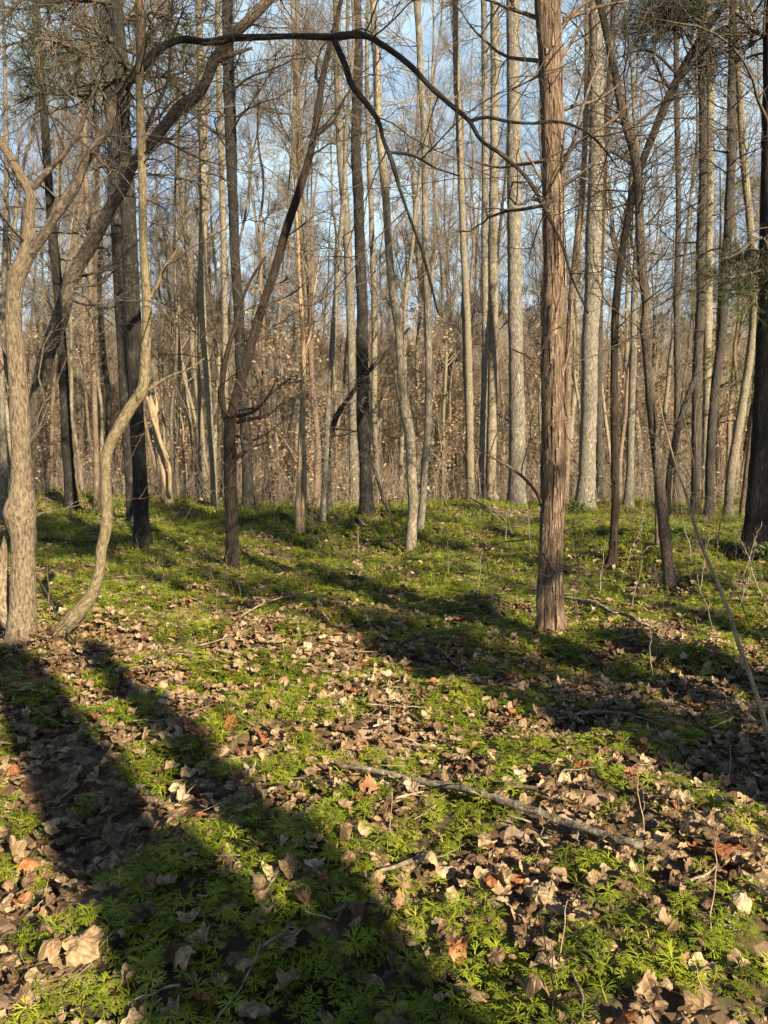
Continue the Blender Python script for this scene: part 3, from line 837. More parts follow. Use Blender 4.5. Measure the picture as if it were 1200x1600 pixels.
tree('tree', 'black shaggy cedar leaning right with forked stem and brush of dead twigs', [(361, 893, 22.0), (362, 860, 19.4), (362, 830, 19.4), (360, 750, 19.4), (359, 700, 19.4), (360, 660, 17.6), (366, 635, 15.8), (378, 590, 15.8), (392, 540, 15.0), (408, 485, 14.1), (430, 420, 13.2), (450, 350, 13.2), (470, 290, 12.3), (485, 240, 11.4), (495, 185, 10.6), (503, 130, 9.7), (512, 85, 8.8), (520, 55, 7.9), (528, 20, 7.0), (535, -10, 6.2)],
     'cedar_dark', 8, ext=2.5, shag=True, strips=50, br=(34, 170, 420), blen=(0.5, 1.5), t0=0.2, flare=0.35,  # dark bark, deepened so its colour also carries the crown's shade
     limbs=[[(356, 668, 9), (347, 615, 9), (350, 580, 8), (357, 545, 7), (368, 510, 6), (378, 470, 5), (395, 430, 4), (415, 400, 3)],
            [(371, 660, 7), (395, 655, 5, -.2), (420, 648, 4, -.3), (445, 625, 3, -.4)], [(370, 640, 6), (390, 640, 5, .1), (420, 615, 4, .2), (455, 590, 2, .2)], [(368, 680, 6), (395, 688, 4, -.1), (430, 668, 3, -.2), (462, 640, 2, -.2)],
            [(370, 650, 6), (400, 640, 4, -.3), (425, 610, 3, -.5), (432, 590, 2, -.5)], [(366, 720, 6), (395, 700, 4, .2), (420, 690, 3, .2)], [(496, 210, 6), (520, 190, 4), (540, 150, 3)], [(497, 128, 5), (497, 100, 5), (503, 75, 4), (516, 58, 3)], [(490, 212, 5), (512, 190, 4), (540, 150, 3), (560, 120, 2)]])
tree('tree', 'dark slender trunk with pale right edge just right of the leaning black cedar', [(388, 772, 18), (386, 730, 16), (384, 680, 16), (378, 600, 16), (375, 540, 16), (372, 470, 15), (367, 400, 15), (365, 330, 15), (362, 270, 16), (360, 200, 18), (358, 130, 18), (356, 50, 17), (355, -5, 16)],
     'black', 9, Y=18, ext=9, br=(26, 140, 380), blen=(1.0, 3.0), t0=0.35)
tree('tree', 'thin pale trunk hugging the left side of the dark slender trunk', [(350, 790, 10), (351, 700, 9), (352, 600, 9), (351, 480, 9), (348, 330, 9), (344, 200, 9), (342, 120, 8), (340, 0, 8)], 'pale', 10, Y=22, ext=6, br=(18, 90, 260), blen=(0.8, 2.2), t0=0.45, twig='twig')
tree('tree', 'tall sunlit pale trunk left of the dark slender trunk, dark toward its foot', [(334, 772, 10), (333, 720, 10), (329, 670, 10), (325, 600, 10), (318, 520, 11), (316, 420, 12), (318, 330, 13), (317, 250, 12), (315, 150, 12), (312, 60, 11), (310, -5, 10)], 'pale', 11, Y=20, ext=8, br=(18, 100, 280), blen=(0.9, 2.4), t0=0.45, twig='twig')
tree('tree', 'twin-stemmed split yellow snag with spiky dead branches, in the middle distance', [(467, 830, 9), (466, 790, 9), (468, 760, 9), (471, 690, 9), (473, 630, 8), (474, 560, 7), (472, 500, 7), (468, 440, 6), (466, 380, 5), (462, 320, 4)],
     'snag', 12, ext=1.0, br=(34, 150, 300), blen=(0.5, 1.6), t0=0.3, up=0.3, flare=0.2, twig='twig', limbs=[[(473, 832, 7), (475, 780, 7), (477, 730, 6), (475, 690, 5), (474, 640, 4)], [(463, 722, 4), (452, 700, 3), (440, 685, 3), (430, 670, 2)], [(473, 560, 5), (485, 520, 4), (490, 460, 3), (500, 400, 2)]], cat='dead tree')
tree('tree', 'shaggy brown cedar pole behind the split yellow snag', [(495, 796, 12), (496, 750, 10), (497, 700, 9), (490, 620, 9), (486, 560, 8), (486, 500, 7), (488, 430, 6)],
     'cedar', 13, ext=3, shag=True, br=(22, 100, 220), blen=(0.5, 1.3), t0=0.2, twig='twig')
tree('tree', 'thin grey pole leaning slightly right between snag and black straight trunk', [(504, 816, 8), (508, 740, 8), (513, 640, 8), (518, 560, 8), (522, 500, 9), (527, 440, 9), (533, 360, 8), (538, 290, 7), (541, 200, 6)], 'grey', 14, ext=4, br=(14, 70, 180), blen=(0.6, 1.6), t0=0.4)
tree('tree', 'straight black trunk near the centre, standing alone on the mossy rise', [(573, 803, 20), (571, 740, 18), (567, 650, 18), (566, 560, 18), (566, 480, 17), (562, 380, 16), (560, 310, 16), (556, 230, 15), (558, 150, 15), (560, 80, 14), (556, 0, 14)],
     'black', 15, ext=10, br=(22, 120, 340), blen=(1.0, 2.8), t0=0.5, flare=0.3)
tree('tree', 'brown grey trunk close behind the left side of the straight black trunk', [(554, 772, 15), (552, 700, 13), (550, 600, 12), (548, 500, 13), (545, 420, 13), (540, 330, 13), (533, 250, 13), (529, 150, 12), (527, 60, 12), (526, -5, 11)], 'grey', 16, Y=22, ext=9, br=(20, 110, 320), blen=(1.0, 2.6), t0=0.45)
tree('tree', 'white-barked narrow trunk just right of the straight black trunk', [(590, 780, 10), (588, 720, 9), (585, 640, 9), (585, 560, 9), (585, 480, 9), (582, 400, 8), (579, 300, 8), (575, 200, 7)], 'pale', 17, Y=27, ext=9, br=(14, 80, 240), blen=(1.0, 2.6), t0=0.5, twig='twig')
tree('tree', 'wavy sunlit pale trunk right of centre with a kink halfway up', [(642, 863, 17), (643, 830, 15), (645, 800, 15), (643, 740, 15), (640, 680, 16), (633, 640, 16), (628, 600, 14), (625, 560, 12), (622, 510, 12), (617, 480, 12), (610, 420, 12), (606, 360, 12), (603, 310, 11), (598, 260, 12), (592, 200, 11), (590, 150, 11), (588, 100, 11), (585, 40, 10), (583, -5, 10)],
     'pale', 18, ext=6, br=(20, 110, 300), blen=(0.8, 2.2), t0=0.35, flare=0.15, twig='twig', limbs=[[(632, 640, 7), (622, 612, 6), (618, 580, 4)]])
tree('tree', 'slim grey trunk crossing behind the wavy pale trunk near its foot', [(656, 832, 10), (660, 790, 10), (663, 740, 11), (668, 680, 11), (670, 600, 11), (669, 520, 11), (668, 480, 11), (665, 400, 11), (664, 300, 10), (663, 200, 10), (658, 130, 10), (655, 60, 9), (650, -5, 9)],
     'grey', 19, Y=12.6, ext=7, br=(18, 110, 300), blen=(0.8, 2.4), t0=0.4, twig='twig')
tree('tree', 'tall pale blotched trunk between the slim grey trunk and thick grey trunk', [(736, 782, 13), (735, 740, 12), (733, 620, 12), (730, 500, 11), (725, 400, 10), (721, 300, 10), (717, 200, 10), (713, 100, 10), (712, -5, 10)], 'pale', 20, Y=21, ext=9, br=(18, 110, 320), blen=(1.0, 2.6), t0=0.45, twig='twig')
tree('tree', 'straight pale trunk crowding the left side of the thick grey trunk', [(766, 776, 16), (768, 700, 15), (770, 600, 15), (771, 480, 15), (770, 380, 14), (772, 250, 13), (773, 120, 13), (772, -5, 12)], 'pale', 21, Y=25, ext=10, br=(18, 110, 320), blen=(1.0, 2.6), t0=0.5, twig='twig')
tree('tree', 'narrow brown trunk left of the straight pale trunk, dark low down', [(752, 776, 11), (754, 700, 10), (757, 600, 10), (758, 480, 10), (757, 380, 10), (758, 250, 10), (757, 120, 9), (756, -5, 9)], 'grey', 22, Y=24, ext=9, br=(14, 80, 260), blen=(1.0, 2.6), t0=0.5)
tree('tree', 'thick grey trunk left of the red cedar, darker over its lower third', [(807, 791, 29), (808, 740, 26), (808, 650, 25), (807, 600, 23), (805, 500, 22), (804, 400, 22), (803, 300, 21), (803, 200, 21), (802, 100, 20), (801, -5, 20)], 'grey', 23, Y=19, ext=11, br=(14, 90, 300), blen=(1.2, 3.2), t0=0.62, flare=0.2)
tree('cedar_tree', 'shaggy reddish cedar trunk with fluted foot, tallest of the near trees', [(862, 990, 42), (861, 960, 40), (861, 900, 37), (863, 800, 36), (864, 700, 35), (863, 600, 35), (865, 500, 34), (866, 450, 36), (865, 400, 33), (865, 300, 33), (863, 200, 34), (861, 130, 34), (858, 50, 37), (855, 0, 38), (853, -40, 38)],
     'cedar', 24, ext=6, shag=True, strips=420, br=(20, 80, 220), blen=(0.7, 1.9), t0=0.3, flare=0.12, up=0.15,
     limbs=[[(843, 985, 14, -.05), (845, 940, 13, -.06), (849, 880, 11, -.06), (852, 820, 8, -.05)],
            [(876, 252, 6), (900, 225, 5, -.1), (930, 205, 4, -.2), (960, 185, 4, -.2), (984, 160, 2, -.2)], [(874, 45, 8), (892, 22, 7), (915, 5, 6), (960, -12, 4)], [(880, 30, 6), (930, 12, 5), (980, 2, 3)], [(874, 100, 5), (900, 55, 4), (925, 10, 3)],
            [(845, 118, 4), (820, 118, 3), (795, 122, 2)], [(848, 285, 4), (838, 265, 4), (820, 235, 3)], [(846, 790, 6), (835, 765, 5, -.1), (815, 742, 5, -.2), (795, 728, 4, -.3), (770, 715, 3, -.4), (745, 700, 2, -.5)], [(848, 575, 4), (830, 560, 3), (800, 545, 2)],
            [(880, 640, 3), (893, 690, 3), (902, 700, 2)], [(878, 590, 4), (886, 560, 4, .1), (893, 470, 3, .2)]])
tree('tree', 'stout mottled grey trunk right of the red cedar, shaded left side', [(913, 793, 30), (916, 750, 26), (918, 700, 25), (921, 600, 25), (922, 520, 25), (925, 480, 25), (927, 380, 24), (930, 300, 23), (932, 200, 22), (932, 100, 21), (930, -5, 21)], 'grey', 25, Y=18, ext=11, br=(14, 90, 300), blen=(1.2, 3.2), t0=0.6, flare=0.25)
tree('tree', 'thin brown trunk between the red cedar and the stout mottled trunk', [(884, 782, 10), (886, 700, 10), (887, 600, 10), (892, 480, 10), (899, 400, 9), (907, 330, 9), (914, 230, 9), (917, 120, 8), (918, 0, 8)], 'brown', 26, Y=21, ext=8, br=(16, 90, 240), blen=(0.9, 2.2), t0=0.4)
tree('tree', 'dark narrow trunk tight against the right side of the stout mottled trunk', [(937, 770, 11), (936, 650, 10), (936, 560, 10), (937, 480, 10), (940, 333, 10), (947, 200, 10), (955, 100, 9), (960, -5, 9)], 'dark', 27, Y=22, ext=8, br=(16, 90, 260), blen=(0.9, 2.4), t0=0.4)
tree('tree', 'dark bent tree whose upper stem leans hard right, crossing another', [(957, 884, 15), (959, 840, 12), (961, 800, 12), (961, 740, 12), (960, 650, 12), (960, 560, 12), (961, 500, 12), (964, 460, 12), (973, 390, 12), (982, 340, 12), (990, 300, 12), (1005, 250, 12), (1023, 205, 12), (1043, 155, 12), (1060, 120, 12), (1085, 75, 11), (1105, 45, 10), (1130, 10, 9), (1145, -10, 8)],
     'cedar_dark', 28, ext=2, shag=True, strips=30, br=(34, 180, 460), blen=(0.6, 1.8), t0=0.3, flare=0.25, up=0.1,
     limbs=[[(1048, 140, 5), (1035, 120, 4), (1020, 90, 3)], [(1050, 135, 4), (1030, 127, 3), (1012, 120, 2)], [(1060, 118, 4), (1010, 78, 3), (960, 92, 2)]],
     needles=[([(1085, 75, 5), (1060, 40, 4), (1030, 30, 3), (1000, 20, 2)], 34, 260, 2600, .8), ([(1110, 40, 5), (1080, 15, 4), (1040, 0, 3)], 30, 220, 2300, .7), ([(1100, 50, 4), (1110, 90, 3), (1090, 120, 2)], 16, 120, 900, .5)])
tree('tree', 'brown leaning tree with its foot rightmost, crossing the dark bent tree', [(1047, 920, 18), (1043, 880, 16), (1040, 850, 16), (1033, 780, 16), (1026, 720, 14), (1018, 640, 14), (1013, 580, 13), (1008, 510, 13), (1010, 480, 13), (1003, 420, 13), (1000, 350, 13), (997, 290, 13), (990, 235, 14), (980, 200, 13), (970, 160, 13), (960, 110, 12), (952, 70, 12), (942, 25, 11), (933, -10, 11)],
     'umber', 29, ext=3.5, br=(26, 140, 360), blen=(0.6, 1.6), t0=0.3, flare=0.2, limbs=[[(1015, 600, 5), (1025, 660, 5, -.05), (1024, 720, 5, -.05)], [(986, 205, 5), (1010, 180, 4, .1), (1035, 160, 3, .2), (1062, 150, 2, .2)], [(984, 200, 4), (965, 200, 3), (948, 198, 2)]])
tree('tree', 'slim grey trunk standing between the two crossing dark trees', [(981, 795, 13), (984, 740, 11), (985, 700, 11), (988, 600, 11), (990, 540, 10), (990, 480, 9), (993, 420, 9), (998, 330, 8)], 'grey', 30, Y=19, ext=6, br=(16, 90, 240), blen=(0.8, 2.0), t0=0.4)
tree('sapling', 'lit tan stub of sapling peeking beside the foot of brown leaning tree', [(1030, 858, 9), (1028, 830, 8), (1027, 800, 7), (1024, 740, 6), (1022, 650, 5)], 'tan', 31, ext=2, br=(8, 30, 60), blen=(0.4, 1.0), t0=0.4)
tree('tree', 'thin dark pole right of the crossing trees, wreathed in fine twigs', [(1056, 776, 9), (1058, 660, 9), (1058, 560, 9), (1057, 480, 9), (1060, 330, 8), (1058, 200, 8), (1057, 100, 8), (1056, -5, 7)], 'dark', 32, Y=21, ext=6, br=(24, 130, 320), blen=(0.7, 2.0), t0=0.3)
tree('tree', 'black slanting dead limb propped upright, leaning right above the undergrowth', [(1044, 770, 9), (1046, 740, 9), (1055, 690, 10), (1065, 650, 10), (1075, 620, 9), (1086, 588, 7), (1092, 560, 4)], 'dark', 33, Y=17, ext=0, br=(8, 30, 60), blen=(0.4, 1.2), t0=0.3, cat='dead tree')
tree('tree', 'dark trunk with sunlit tan foot, left of the pale blotched twin', [(1087, 792, 13), (1087, 740, 13), (1088, 700, 14), (1090, 560, 14), (1095, 480, 14), (1095, 380, 14), (1098, 300, 12), (1098, 200, 11), (1096, 100, 10), (1096, -5, 10)], 'dark', 34, Y=18.5, ext=8, br=(28, 150, 380), blen=(0.8, 2.4), t0=0.3)
tree('tree', 'pale blotched trunk pressed against the dark trunk with tan foot', [(1102, 785, 12), (1103, 700, 12), (1105, 600, 12), (1106, 480, 13), (1108, 350, 12), (1109, 250, 12), (1110, 150, 11), (1108, 60, 11), (1106, -5, 10)], 'pale', 35, Y=23, ext=9, br=(18, 110, 320), blen=(1.0, 2.6), t0=0.45, twig='twig')
tree('tree', 'dark upright trunk swaying gently, second in from the right edge pair', [(1108, 788, 13), (1109, 740, 13), (1111, 690, 13), (1118, 600, 13), (1128, 520, 13), (1133, 430, 14), (1138, 350, 13), (1142, 250, 13), (1143, 150, 12), (1145, 30, 11), (1145, -5, 10)], 'dark', 36, Y=17.5, ext=8, br=(26, 150, 380), blen=(0.8, 2.4), t0=0.3)
tree('tree', 'pale grey wavy trunk nearest the big black trunk on the right', [(1138, 792, 14), (1142, 740, 13), (1150, 690, 13), (1165, 600, 12), (1174, 540, 12), (1178, 480, 12), (1176, 400, 12), (1170, 330, 11), (1162, 250, 11), (1155, 130, 10), (1150, 50, 10), (1148, -5, 9)], 'pale', 37, Y=18, ext=8, br=(22, 130, 340), blen=(0.8, 2.4), t0=0.35, twig='twig')
tree('pine_tree', 'massive black furrowed trunk cut by the right edge of the view', [(1180, 872, 46), (1183, 830, 40), (1186, 770, 35), (1192, 660, 31), (1196, 560, 30), (1199, 470, 29), (1202, 350, 28), (1204, 250, 27), (1206, 120, 26), (1208, 0, 25)],
     'black', 38, ext=8, br=(26, 120, 300), blen=(1.0, 2.4), t0=0.25, flare=0.3, shag=True,
     needles=[([(1195, 420, 6), (1160, 430, 4, -.3), (1120, 435, 3, -.5), (1085, 425, 2, -.5)], 18, 120, 900, .6), ([(1198, 380, 6), (1180, 400, 4), (1150, 405, 3)], 16, 110, 1100, .5), ([(1200, 440, 5), (1170, 460, 4, -.5), (1140, 465, 2, -.6)], 14, 90, 900, .5),
              ([(1205, 60, 8), (1180, 50, 5), (1150, 20, 3), (1125, -10, 2)], 26, 190, 1700, .8)])
tree('tree', 'reddish thin trunk just left of the massive black trunk, upper part lit', [(1160, 800, 9), (1172, 700, 9), (1184, 600, 9), (1190, 480, 9), (1192, 330, 9), (1196, 200, 8), (1199, 60, 8)], 'cedar', 39, Y=17, ext=4, br=(16, 80, 200), blen=(0.6, 1.6), t0=0.35)
# the fallen, propped and bowed stems near the middle
tree('bowed_stem', 'dark bowed stem arching right behind the straight black trunk', [(514, 790, 9), (513, 730, 8), (515, 680, 9), (522, 660, 9), (532, 640, 8), (545, 622, 7), (562, 597, 7), (590, 565, 7), (615, 540, 6), (640, 512, 4)], 'dark', 40, Y=16.5, ext=0, br=(10, 40, 80), blen=(0.5, 1.4), t0=0.3, cat='dead tree')
tree('tree', 'slim grey pole far left, behind the lit knobby trunk and cropped low branches', [(6, 800, 12), (5, 700, 10), (3, 600, 9), (4, 500, 8), (8, 400, 8), (10, 300, 7)], 'grey', 41, Y=14, ext=5, br=(18, 90, 240), blen=(0.8, 2.2), t0=0.2)
tree('tree', 'small dark pole with side branches left of the black straight pair', [(152, 790, 9), (150, 700, 8), (147, 600, 8), (143, 500, 8), (140, 400, 7), (135, 300, 7), (132, 200, 6)], 'brown', 42, Y=19, ext=5, br=(22, 120, 300), blen=(0.8, 2.4), t0=0.25)

# ------------------------------------------------------------------ the wood beyond: individual trees copied from a few kinds
def proto_tree(kind, seed):
    rs = np.random.RandomState(seed)
    r = bpy.data.objects.new('bare_tree', None)
    if kind in ('tall', 'tall_dark', 'tall_grey'):
        H = rs.uniform(21, 27); r0 = rs.uniform(0.08, 0.16); first = rs.uniform(0.38, 0.5); nb = 26; bl = (1.6, 4.2)
    elif kind == 'pole':
        H = rs.uniform(12, 17); r0 = rs.uniform(0.05, 0.085); first = 0.3; nb = 22; bl = (0.9, 2.6)
    else:            # young beech holding its leaves
        H = rs.uniform(4, 7.5); r0 = rs.uniform(0.022, 0.04); first = 0.12; nb = 20; bl = (0.7, 1.9)
    K = 18
    z = np.linspace(-0.4, H, K)
    wob = np.cumsum(rs.normal(0, 0.055 if kind != 'young' else 0.08, (K, 2)), 0) * (H / 20 + 0.3)
    wob -= wob[0]
    P = np.stack([wob[:, 0], wob[:, 1], z], -1)[None]
    P = catmull(P[0], 40)[None]
    t = np.linspace(0, 1, 40)
    R = (r0 * (1 - 0.82 * t ** 1.2) * (1 + 0.45 * np.exp(-t * H / 0.3)))[None]
    mb = MB(); tubes(mb, P, R, 9, 0, bark_disp('plain'), off=np.array(seed * 1.0).reshape(1, 1, 1))
    mat = {'tall': 'pale', 'tall_dark': 'dark', 'tall_grey': 'grey', 'pole': 'brown', 'young': 'twig'}[kind]
    if kind == 'pole' and seed % 2: mat = 'pale'
    a = mb.build('trunk', M[mat], r, link=False)
    P1, R1 = grow(rs, P, R, nb, first, 0.99, (0.5, 1.1), bl, 9, 0.55, 0.12, 0.42, 0.006)
    P2, R2 = grow(rs, P1, R1, nb * 5, 0.15, 1, (0.4, 0.9), (bl[0] * .4, bl[1] * .45), 6, 0.35, 0.16, 0.6, 0.005)
    P3, R3 = grow(rs, P2, R2, nb * 60, 0.1, 1, (0.35, 0.9), (bl[0] * .25, bl[1] * .30), 4, 0.25, 0.18, 0.7, 0.005 if kind != 'young' else 0.003)
    cm = MB(); tubes(cm, P1, R1, 5); tubes(cm, P2, R2, 3, cap=False); tubes(cm, P3, R3, 3, cap=False)
    b_ = cm.build('branches', M['twig' if kind not in ('tall_dark',) else 'twig_dark'], r, link=False)
    kids = [a, b_]
    if kind == 'young':
        lm = MB(); cards(rs, lm, P3, 900, (0.08, 0.14), 0.5, (0.3, 1.3), droop=0.6, oval=True)
        kids.append(lm.build('dry_leaves', M['beech'], r, smooth=False, link=False))
    return r, kids, H


def evergreen_proto(seed):
    rs = np.random.RandomState(seed)
    r = bpy.data.objects.new('evergreen_tree', None)
    H = rs.uniform(7, 10)
    z = np.linspace(-0.3, H, 16)
    P = np.stack([0.05 * np.sin(z), 0.05 * np.cos(z * .8), z], -1)[None]
    R = (0.10 * (1 - 0.85 * np.linspace(0, 1, 16)))[None]
    mb = MB(); tubes(mb, P, R, 9)
    a = mb.build('trunk', M['cedar_dark'], r, link=False)
    P1, R1 = grow(rs, P, R, 70, 0.25, 0.99, (1.1, 1.5), (1.0, 2.4), 8, 0.1, 0.1, 0.3, 0.006)
    P2, R2 = grow(rs, P1, R1, 500, 0.2, 1, (0.4, 0.9), (.3, .8), 5, 0.1, 0.15, 0.5, 0.004)
    cm = MB(); tubes(cm, P1, R1, 4, cap=False); tubes(cm, P2, R2, 3, cap=False)
    b_ = cm.build('branches', M['twig_dark'], r, link=False)
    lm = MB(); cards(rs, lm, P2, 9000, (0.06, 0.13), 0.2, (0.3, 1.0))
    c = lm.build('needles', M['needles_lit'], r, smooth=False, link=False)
    return r, [a, b_, c], H


PROTO = {'tall': [proto_tree('tall', 100 + k) for k in range(5)], 'tall_dark': [proto_tree('tall_dark', 120 + k) for k in range(3)], 'tall_grey': [proto_tree('tall_grey', 140 + k) for k in range(3)],
         'pole': [proto_tree('pole', 160 + k) for k in range(6)], 'young': [proto_tree('young', 180 + k) for k in range(6)], 'evergreen': [evergreen_proto(200 + k) for k in range(2)]}


def plant(proto, name, x, y, yaw, sc, lean, label, cat, group):
    r0, kids, H = proto
    r = r0.copy(); r.name = name; C.objects.link(r)
    r.location = (float(x), float(y), float(hgt(x, y)))
    r.rotation_euler = (lean[0], lean[1], yaw); r.scale = (sc, sc, sc)
    for k in kids:
        c = k.copy(); C.objects.link(c); c.parent = r
    tag(r, label, cat, group)
    return r


MARKS = [(-60, 'the left frame edge'), (33, 'the knobby tan trunk'), (110, 'the slim dark trunk'), (165, 'the crooked sapling'), (215, 'the dark twin trunks'), (266, 'the pale leaning snag'), (361, 'the leaning black cedar'), (470, 'the split yellow snag'), (571, 'the straight black trunk'),
         (642, 'the wavy pale trunk'), (735, 'the tall blotched trunk'), (807, 'the thick grey trunk'), (864, 'the shaggy red cedar'), (918, 'the stout mottled trunk'), (961, 'the dark bent tree'), (1035, 'the brown leaning tree'), (1090, 'the tan-footed dark trunk'), (1190, 'the massive black trunk')]
ORD = ['first', 'second', 'third', 'fourth', 'fifth', 'sixth', 'seventh', 'eighth', 'ninth', 'tenth', 'eleventh', 'twelfth', 'thirteenth', 'fourteenth', 'fifteenth', 'sixteenth', 'seventeenth', 'eighteenth', 'nineteenth', 'twentieth']
KIND = {'tall': ('pale bare tree', 'bare_tree', 'tree', 'pale bare trees deep in the wood'), 'tall_dark': ('dark bare tree', 'bare_tree', 'tree', 'dark bare trees deep in the wood'), 'tall_grey': ('grey bare tree', 'bare_tree', 'tree', 'grey bare trees deep in the wood'),
        'pole': ('thin pole tree', 'pole_tree', 'tree', 'thin pole trees deep in the wood'), 'young': ('leafy young beech', 'beech_sapling', 'sapling', 'young beeches holding dry leaves'), 'evergreen': ('small green cedar', 'evergreen_tree', 'evergreen', 'small cedars in the wood')}
rs = np.random.RandomState(77)
spots = []
placed = []


def try_spot(kind, y0, y1, umin=-60, umax=1260, dmin=1.6, tries=60, u=None):
    for _ in range(tries):
        y = math.sqrt(rs.uniform(y0 * y0, y1 * y1)); uu = rs.uniform(umin, umax) if u is None else u + rs.uniform(-6, 6)
        x = (uu - 600) / FPX * y
        if all((x - a)**2 + (y - b)**2 > dmin**2 for a, b in placed):
            placed.append((x, y)); spots.append((kind, x, y, uu)); return


for k in range(26): try_spot('tall', 26, 48)
for k in range(46): try_spot('tall', 48, 85)
for k in range(14): try_spot('tall_dark', 27, 60)
for k in range(26): try_spot('tall_grey', 28, 80)
for k in range(70): try_spot('pole', 21, 40, dmin=0.7)
for k in range(84): try_spot('pole', 38, 65, dmin=0.7)
for k in range(34): try_spot('young', 23, 33, dmin=0.9)
for k in range(50): try_spot('young', 33, 52, dmin=0.9)
for u_, y_ in ((695, 44), (750, 40), (590, 55), (1010, 46), (340, 62), (1125, 24), (1045, 50), (720, 36)): try_spot('evergreen', y_ - 1, y_ + 1, dmin=0.5, u=u_)
# labels: count each kind rightward from the nearest landmark on its left
spots.sort(key=lambda q: q[3])
cnt = {}
for kind, x, y, uu in spots:
    mk = max([m_ for m_ in MARKS if m_[0] <= uu] or [MARKS[0]], key=lambda q: q[0])
    far = 'near' if y < 34 else ('far' if y > 55 else 'mid-distance')
    key = (kind, far, mk[1]); cnt[key] = cnt.get(key, 0) + 1
    ph, nm, cat, grp = KIND[kind]
    if far == 'near': far = 'nearer'
    label = f"{far} {ph}, {ORD[cnt[key] - 1]} one rightward from {mk[1]}"
    pr = PROTO[kind][rs.randint(len(PROTO[kind]))]
    sc = rs.uniform(0.8, 1.15)
    plant(pr, nm, x, y, rs.uniform(0, 6.28), sc, (rs.normal(0, .07), rs.normal(0, .07)), label, cat, grp)

for k, (u_, y_, ang, lb) in enumerate(((300, 27, 1.15, 'pole tree fallen slantwise behind the dark slender trunk'), (690, 33, 1.30, 'pole tree lying aslant behind the slim grey trunk'), (1010, 30, 1.05, 'pole tree leaning far over behind the crossing trees'), (180, 36, 0.9, 'pole tree leaning steeply behind the crooked sapling'), (880, 38, 1.35, 'pole tree fallen behind the shaggy red cedar'))):
    plant(PROTO['pole'][k], 'leaning_tree', (u_ - 600) / FPX * y_, y_, 0, 0.8, (0.1 * (k - 2), ang * (1 if k % 2 else -1), 0)[:2], lb, 'tree', None)

# far-off wood on the slope: one mass
rs = np.random.RandomState(91)
nT = 2100
y = np.sqrt(rs.uniform(80**2, 215**2, nT)); x = rs.uniform(-1, 1, nT) * (0.58 * y + 6); z = hgt(x, y)
H = rs.uniform(14, 24, nT) * (1 - 0.15 * sstep(80, 200, y)); K = 6
t = np.linspace(0, 1, K)
P = np.stack([x[:, None] + np.cumsum(rs.normal(0, .35, (nT, K)), 1), y[:, None] + np.cumsum(rs.normal(0, .35, (nT, K)), 1), z[:, None] - .5 + H[:, None] * t], -1)
R = rs.uniform(0.09, 0.22, nT)[:, None] * (1 - 0.8 * t)
mb = MB(); tubes(mb, P, R, 5, 0, cap=False)
A, Ra = grow(rs, P, R, nT * 22, 0.25, 1, (0.4, 0.9), (1.5, 4.5), 4, 0.5, 0.15, 0.5, 0.022)
tubes(mb, A, Ra, 3, 0, cap=False)
B_, Rb = grow(rs, A, Ra, nT * 70, 0.1, 1, (0.3, 0.9), (0.8, 2.2), 3, 0.3, 0.2, 0.7, 0.013)
tubes(mb, B_, Rb, 3, 0, cap=False)
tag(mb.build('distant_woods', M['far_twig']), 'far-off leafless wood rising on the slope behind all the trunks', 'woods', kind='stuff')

# low undergrowth: fine dry stems and brush at the edge of the rise
rs = np.random.RandomState(93)
mb = MB(); lm = MB()
for n, y0, y1, h0, h1 in ((3000, 19.5, 34, 0.3, 2.1), (5200, 34, 62, 1.0, 4.6)):
    y = np.sqrt(rs.uniform(y0**2, y1**2, n)); x = rs.uniform(-1, 1, n) * (0.56 * y + 2); z = hgt(x, y); h = rs.uniform(h0, h1, n); K = 5; t = np.linspace(0, 1, K)
    P = np.stack([x[:, None] + np.cumsum(rs.normal(0, .09, (n, K)), 1), y[:, None] + np.cumsum(rs.normal(0, .09, (n, K)), 1), z[:, None] - .05 + h[:, None] * t], -1)
    R = rs.uniform(0.004, 0.010, n)[:, None] * (1 - 0.6 * t)
    tubes(mb, P, R, 3, 0, cap=False)
    A, Ra = grow(rs, P, R, n * 7, 0.1, 1, (0.5, 1.2), (0.25, 0.9), 4, 0.15, 0.2, 0.7, 0.0035)
    tubes(mb, A, Ra, 3, 0, cap=False)
    cards(rs, lm, A, int(n * 1.7), (0.06, 0.12), 0.5, (0.3, 1.3), droop=0.6, oval=True)
mb.f += [(f + mb.n, 1) for f, _ in lm.f]; mb.v += lm.v; mb.bk += lm.bk; mb.rnd += lm.rnd; mb.n += lm.n
tag(mb.build('undergrowth', [M['twig'], M['beech']]), 'tangle of fine dry stems and withered leaves along the edge of the rise', 'undergrowth', kind='stuff')

# ------------------------------------------------------------------ trees behind the viewpoint that throw the broad shadows; cedars added for shade
NRM = np.array([cos(radians(33.6)), sin(radians(33.6))])            # across the light
SD = np.array([sin(SUN_AZ), cos(SUN_AZ)])                           # towards the sun


